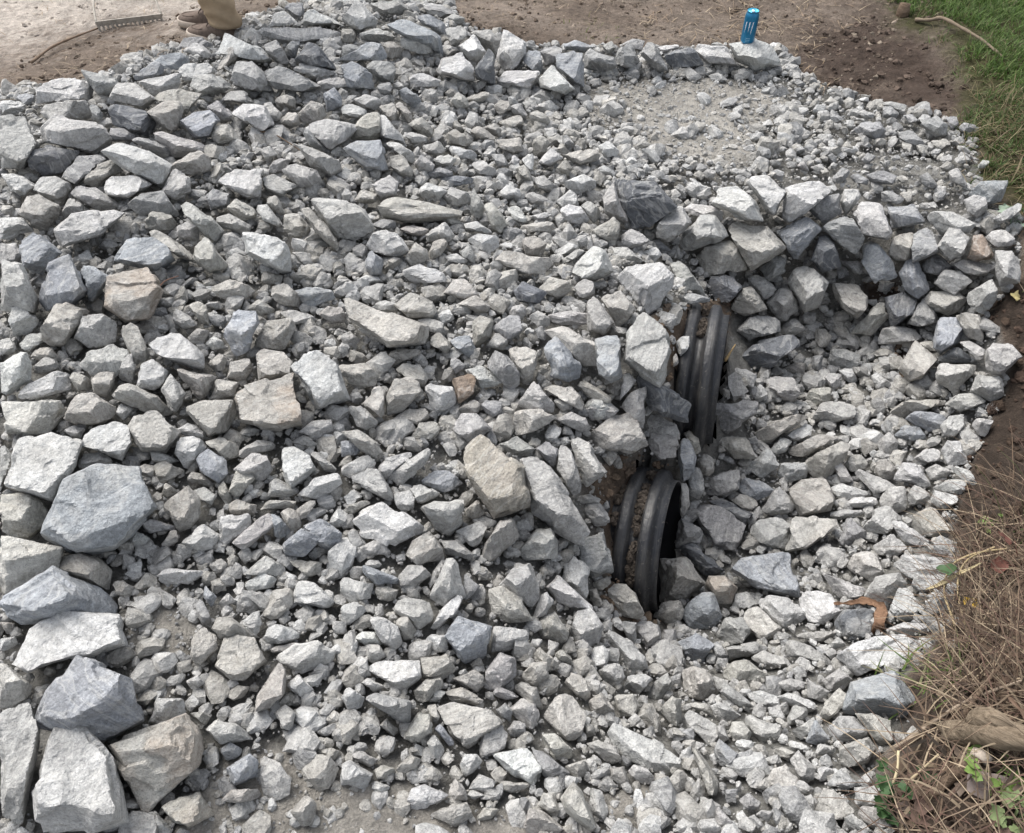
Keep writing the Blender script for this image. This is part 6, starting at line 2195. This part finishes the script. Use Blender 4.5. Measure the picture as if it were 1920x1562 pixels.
P, px_ = zone_points(5000, [[(1610, 1260), (1700, 1215), (1800, 1215), (1800, 1290), (1720, 1300)]], (.4, 1.6, .5, 1.6), r)
sets.append(blades(len(P), P, (.05, .17), (.0015, .0030), (1.0, .4), palette([(.12, .18, .05), (.08, .13, .035), (.18, .21, .09), (.26, .26, .14)]), 14, segs=6, droop=.35))
P, px_ = zone_points(500, [[(1840, 1010), (1920, 950), (2000, 950), (2000, 1100), (1860, 1060)]], (.8, 2.2, .8, 2.2), r)
sets.append(blades(len(P), P, (.10, .30), (.0012, .0026), (.5, .3), palette([(.10, .14, .045), (.07, .10, .03)]), 15, segs=6, droop=.4))
veg('green_blades', sets, GRASSM, 'green grass blades hanging over the white slab')

# fallen leaves in the litter: one mass
LEAFM = attr_material('dead_leaf', rough=.75, var=.3, scale=45, spec=.25)
def leaf_mesh(c, az, tilt, size, r, curl=.5):
    k = 7
    V, F = [], []
    for i in range(k):
        f = i / (k - 1)
        w = math.sin(math.pi * f ** .8) * .34 + .01
        for s_ in (-1, 0, 1):
            V.append(((f - .5), s_ * w * (1 + .18 * r.normal()), curl * ((f - .5) ** 2 - .1) + (.22 * abs(s_)) * w + .05 * r.normal() * abs(s_)))
    for i in range(k - 1):
        for j_ in (0, 1):
            F.append((i * 3 + j_, i * 3 + j_ + 1, i * 3 + j_ + 4, i * 3 + j_ + 3))
    V = np.array(V) * size
    M = np.array(Matrix.Rotation(az, 3, 'Z') @ Matrix.Rotation(tilt, 3, 'X') @ Matrix.Rotation(r.normal(0, .35), 3, 'Y'))
    return V @ M.T + c, np.array(F)
P, px_ = zone_points(4600, [[(1680, 1440), (1760, 1380), (2100, 1280), (2900, 1200), (3100, 1700), (1680, 1700)], [(1750, 1290), (1950, 1150), (1950, 1400), (1760, 1380)]], (.5, 3.2, .05, 1.8), r, clump=0.0)
LC = np.array([(.13, .09, .065), (.17, .12, .085), (.10, .075, .06), (.20, .155, .12), (.14, .09, .07)]) * .8
sets = []
for k in range(len(P)):
    v, f = leaf_mesh(P[k] + (0, 0, r.uniform(.005, .035)), r.uniform(0, 6.28), r.normal(0, .5), r.uniform(.02, .060), r, r.uniform(-.5, .9))
    sets.append((v, f, np.tile(np.r_[LC[r.integers(5)] * r.uniform(.6, 1.3), 1], (len(v), 1))))
veg('fallen_leaves', sets, LEAFM, 'brown fallen leaves under the dry grass and log')
def lone_leaf(u, v, size, c, lab, az, cat='leaf', dz=.012):
    p = S_(u, v, dz)
    vv, ff = leaf_mesh(np.zeros(3), az, .25, size, np.random.default_rng(int(u)), .5)
    ob = fast_mesh('leaf', vv, ff, True, {'tint': ('FLOAT_COLOR', np.tile(np.r_[c, 1], (len(vv), 1)))}, LEAFM, loc=p)
    s_ = ob.modifiers.new('thickness', 'SOLIDIFY'); s_.thickness = .0006
    tag(ob, lab, cat)
lone_leaf(1903, 560, .055, (.50, .42, .20), "yellow fallen leaf on the dark mud bank", 1.2)
lone_leaf(1905, 1352, .085, (.15, .10, .07), "large curled brown leaf lying above the log", 2.4, dz=.05)
lone_leaf(1838, 1480, .085, (.19, .155, .14), "greyish curled leaf lying below the broken stick", .3, dz=.03)
lone_leaf(1812, 1140, .060, (.46, .30, .05), "yellow-orange leaf caught in the dry grass by the white rocks", 2.0, dz=.03)

# long bent stems over the white rocks
DSTEM = plain('tan_stem', (.33, .26, .15), .8, .2, .2, 40)
stick('bent_stem', ((1800, 1230, .02), (1770, 1180, .06), (1745, 1140, .10), (1750, 1108, .14), (1785, 1094, .16), (1835, 1094, .18)), .0035, "outer of two tan stems arching over the white rocks", DSTEM, 6, .1, 26, .8, 'stem', None)
stick('bent_stem', ((1815, 1235, .03), (1780, 1170, .08), (1765, 1130, .12), (1775, 1102, .15), (1815, 1090, .18)), .003, "inner of two tan stems arching over the white rocks", DSTEM, 6, .1, 26, .8, 'stem', None)
def blade_thing(pts, w, lab, col):
    P_ = spline([G(*q) for q in pts], 14)
    o = ribbon_solid(P_, [w * math.sin(math.pi * (i + .6) / 14.5) for i in range(14)], .0008, Vector((.2, .6, .7)), 'grass_blade', plain('dry_blade', col, .7, .2, .2, 40))
    tag(o, lab, 'grass blade')
blade_thing(((1712, 1138, .10), (1735, 1132, .11), (1765, 1120, .13), (1800, 1108, .15)), .006, "straw-coloured dry blade pointing over the white rocks", (.50, .42, .25))

# small leafy weeds
WEEDM = plain('weed_leaf', (.13, .20, .05), .6, .3, .3, 60)
WEEDD = plain('dark_weed_leaf', (.035, .075, .025), .6, .3, .3, 60)
def weed(u, v, hgt, nleaf, size, lab, mat, seed, lobed=False):
    r = np.random.default_rng(seed)
    b = G(u, v)
    root = empty('weed', b, lab, 'plant', 'weeds at the edge of the dry grass')
    st_ = MB()
    k_ = 0
    for q in range(nleaf):
        az = r.uniform(0, 6.28)
        top = Vector((math.cos(az) * hgt * r.uniform(.3, 1), math.sin(az) * hgt * r.uniform(.3, 1), hgt * r.uniform(.5, 1.1)))
        st_.tube([(0, 0, -.01), top * .5 + Vector((0, 0, .02)), top], .0016, 5)
        m = MB()
        for lo_ in ((0,) if not lobed else (-1, 0, 1)):
            a2 = az + lo_ * .95
            vv, ff = leaf_mesh(np.array(top) + np.array([math.cos(a2), math.sin(a2), .1]) * size * .45, a2, r.normal(0, .3), size * r.uniform(.8, 1.1), r, .3)
            if lobed:
                pass
            m.add(vv, ff)
        m.build('leaf', mat, root)
    st_.build('stem', mat, root)
weed(1858, 1460, .05, 7, .034, "bright green round-leaved weed below the log", WEEDM, 1, True)
weed(1900, 1545, .04, 12, .030, "low pale green feathery weed at the bottom corner", plain('pale_weed_leaf', (.15, .19, .085), .7, .3, .3, 60), 2, True)
weed(1672, 1520, .05, 8, .030, "dark green weed at the foot of the pale cane", WEEDD, 3, True)
weed(1690, 1475, .05, 6, .028, "dark green weed by the grey dome rock's gravel and twigs", WEEDD, 4, True)
weed(1798, 1128, .08, 3, .060, "dark round-leaved weed stem in front of white rocks", WEEDD, 5)
weed(1900, 1080, .12, 6, .06, "dark reddish-green weed at the edge above the dry tangle", plain('reddish_weed_leaf', (.14, .06, .045), .7, .3, .3, 60), 6)
weed(1858, 988, .03, 7, .03, "small light green weed on the bare soil by the ditch", WEEDM, 7)
weed(1895, 425, .05, 6, .05, "silvery green weed by the grass end of the stone wall", plain('silver_weed_leaf', (.20, .25, .19), .7, .3, .3, 60), 8)
# pine cone on the mud
q_ = S_(1852, 767, .006)
m = MB()
for k in range(9):
    f = k / 8
    rr = .017 * math.sin(math.pi * (f * .85 + .1)) + .003
    for j_ in range(8):
        a = j_ * math.pi / 4 + k * .4
        c_ = q_ + Vector((f * .045, math.cos(a) * rr * .6, math.sin(a) * rr * .6))
        o_ = Vector((.002, math.cos(a), math.sin(a)))
        s_ = Vector((0, -math.sin(a), math.cos(a)))
        m.add([c_ - s_ * .004, c_ + s_ * .004, c_ + s_ * .003 + o_ * rr * .7, c_ - s_ * .003 + o_ * rr * .7], [(0, 1, 2, 3)])
m.tube([q_, q_ + Vector((.045, 0, 0))], [.008, .006], 8)
tag(m.build('pine_cone', plain('cone_brown', (.07, .05, .04), .9), None, smooth=False, loc=q_), "small dark pine cone on the mud bank beside the ditch", 'pine cone')
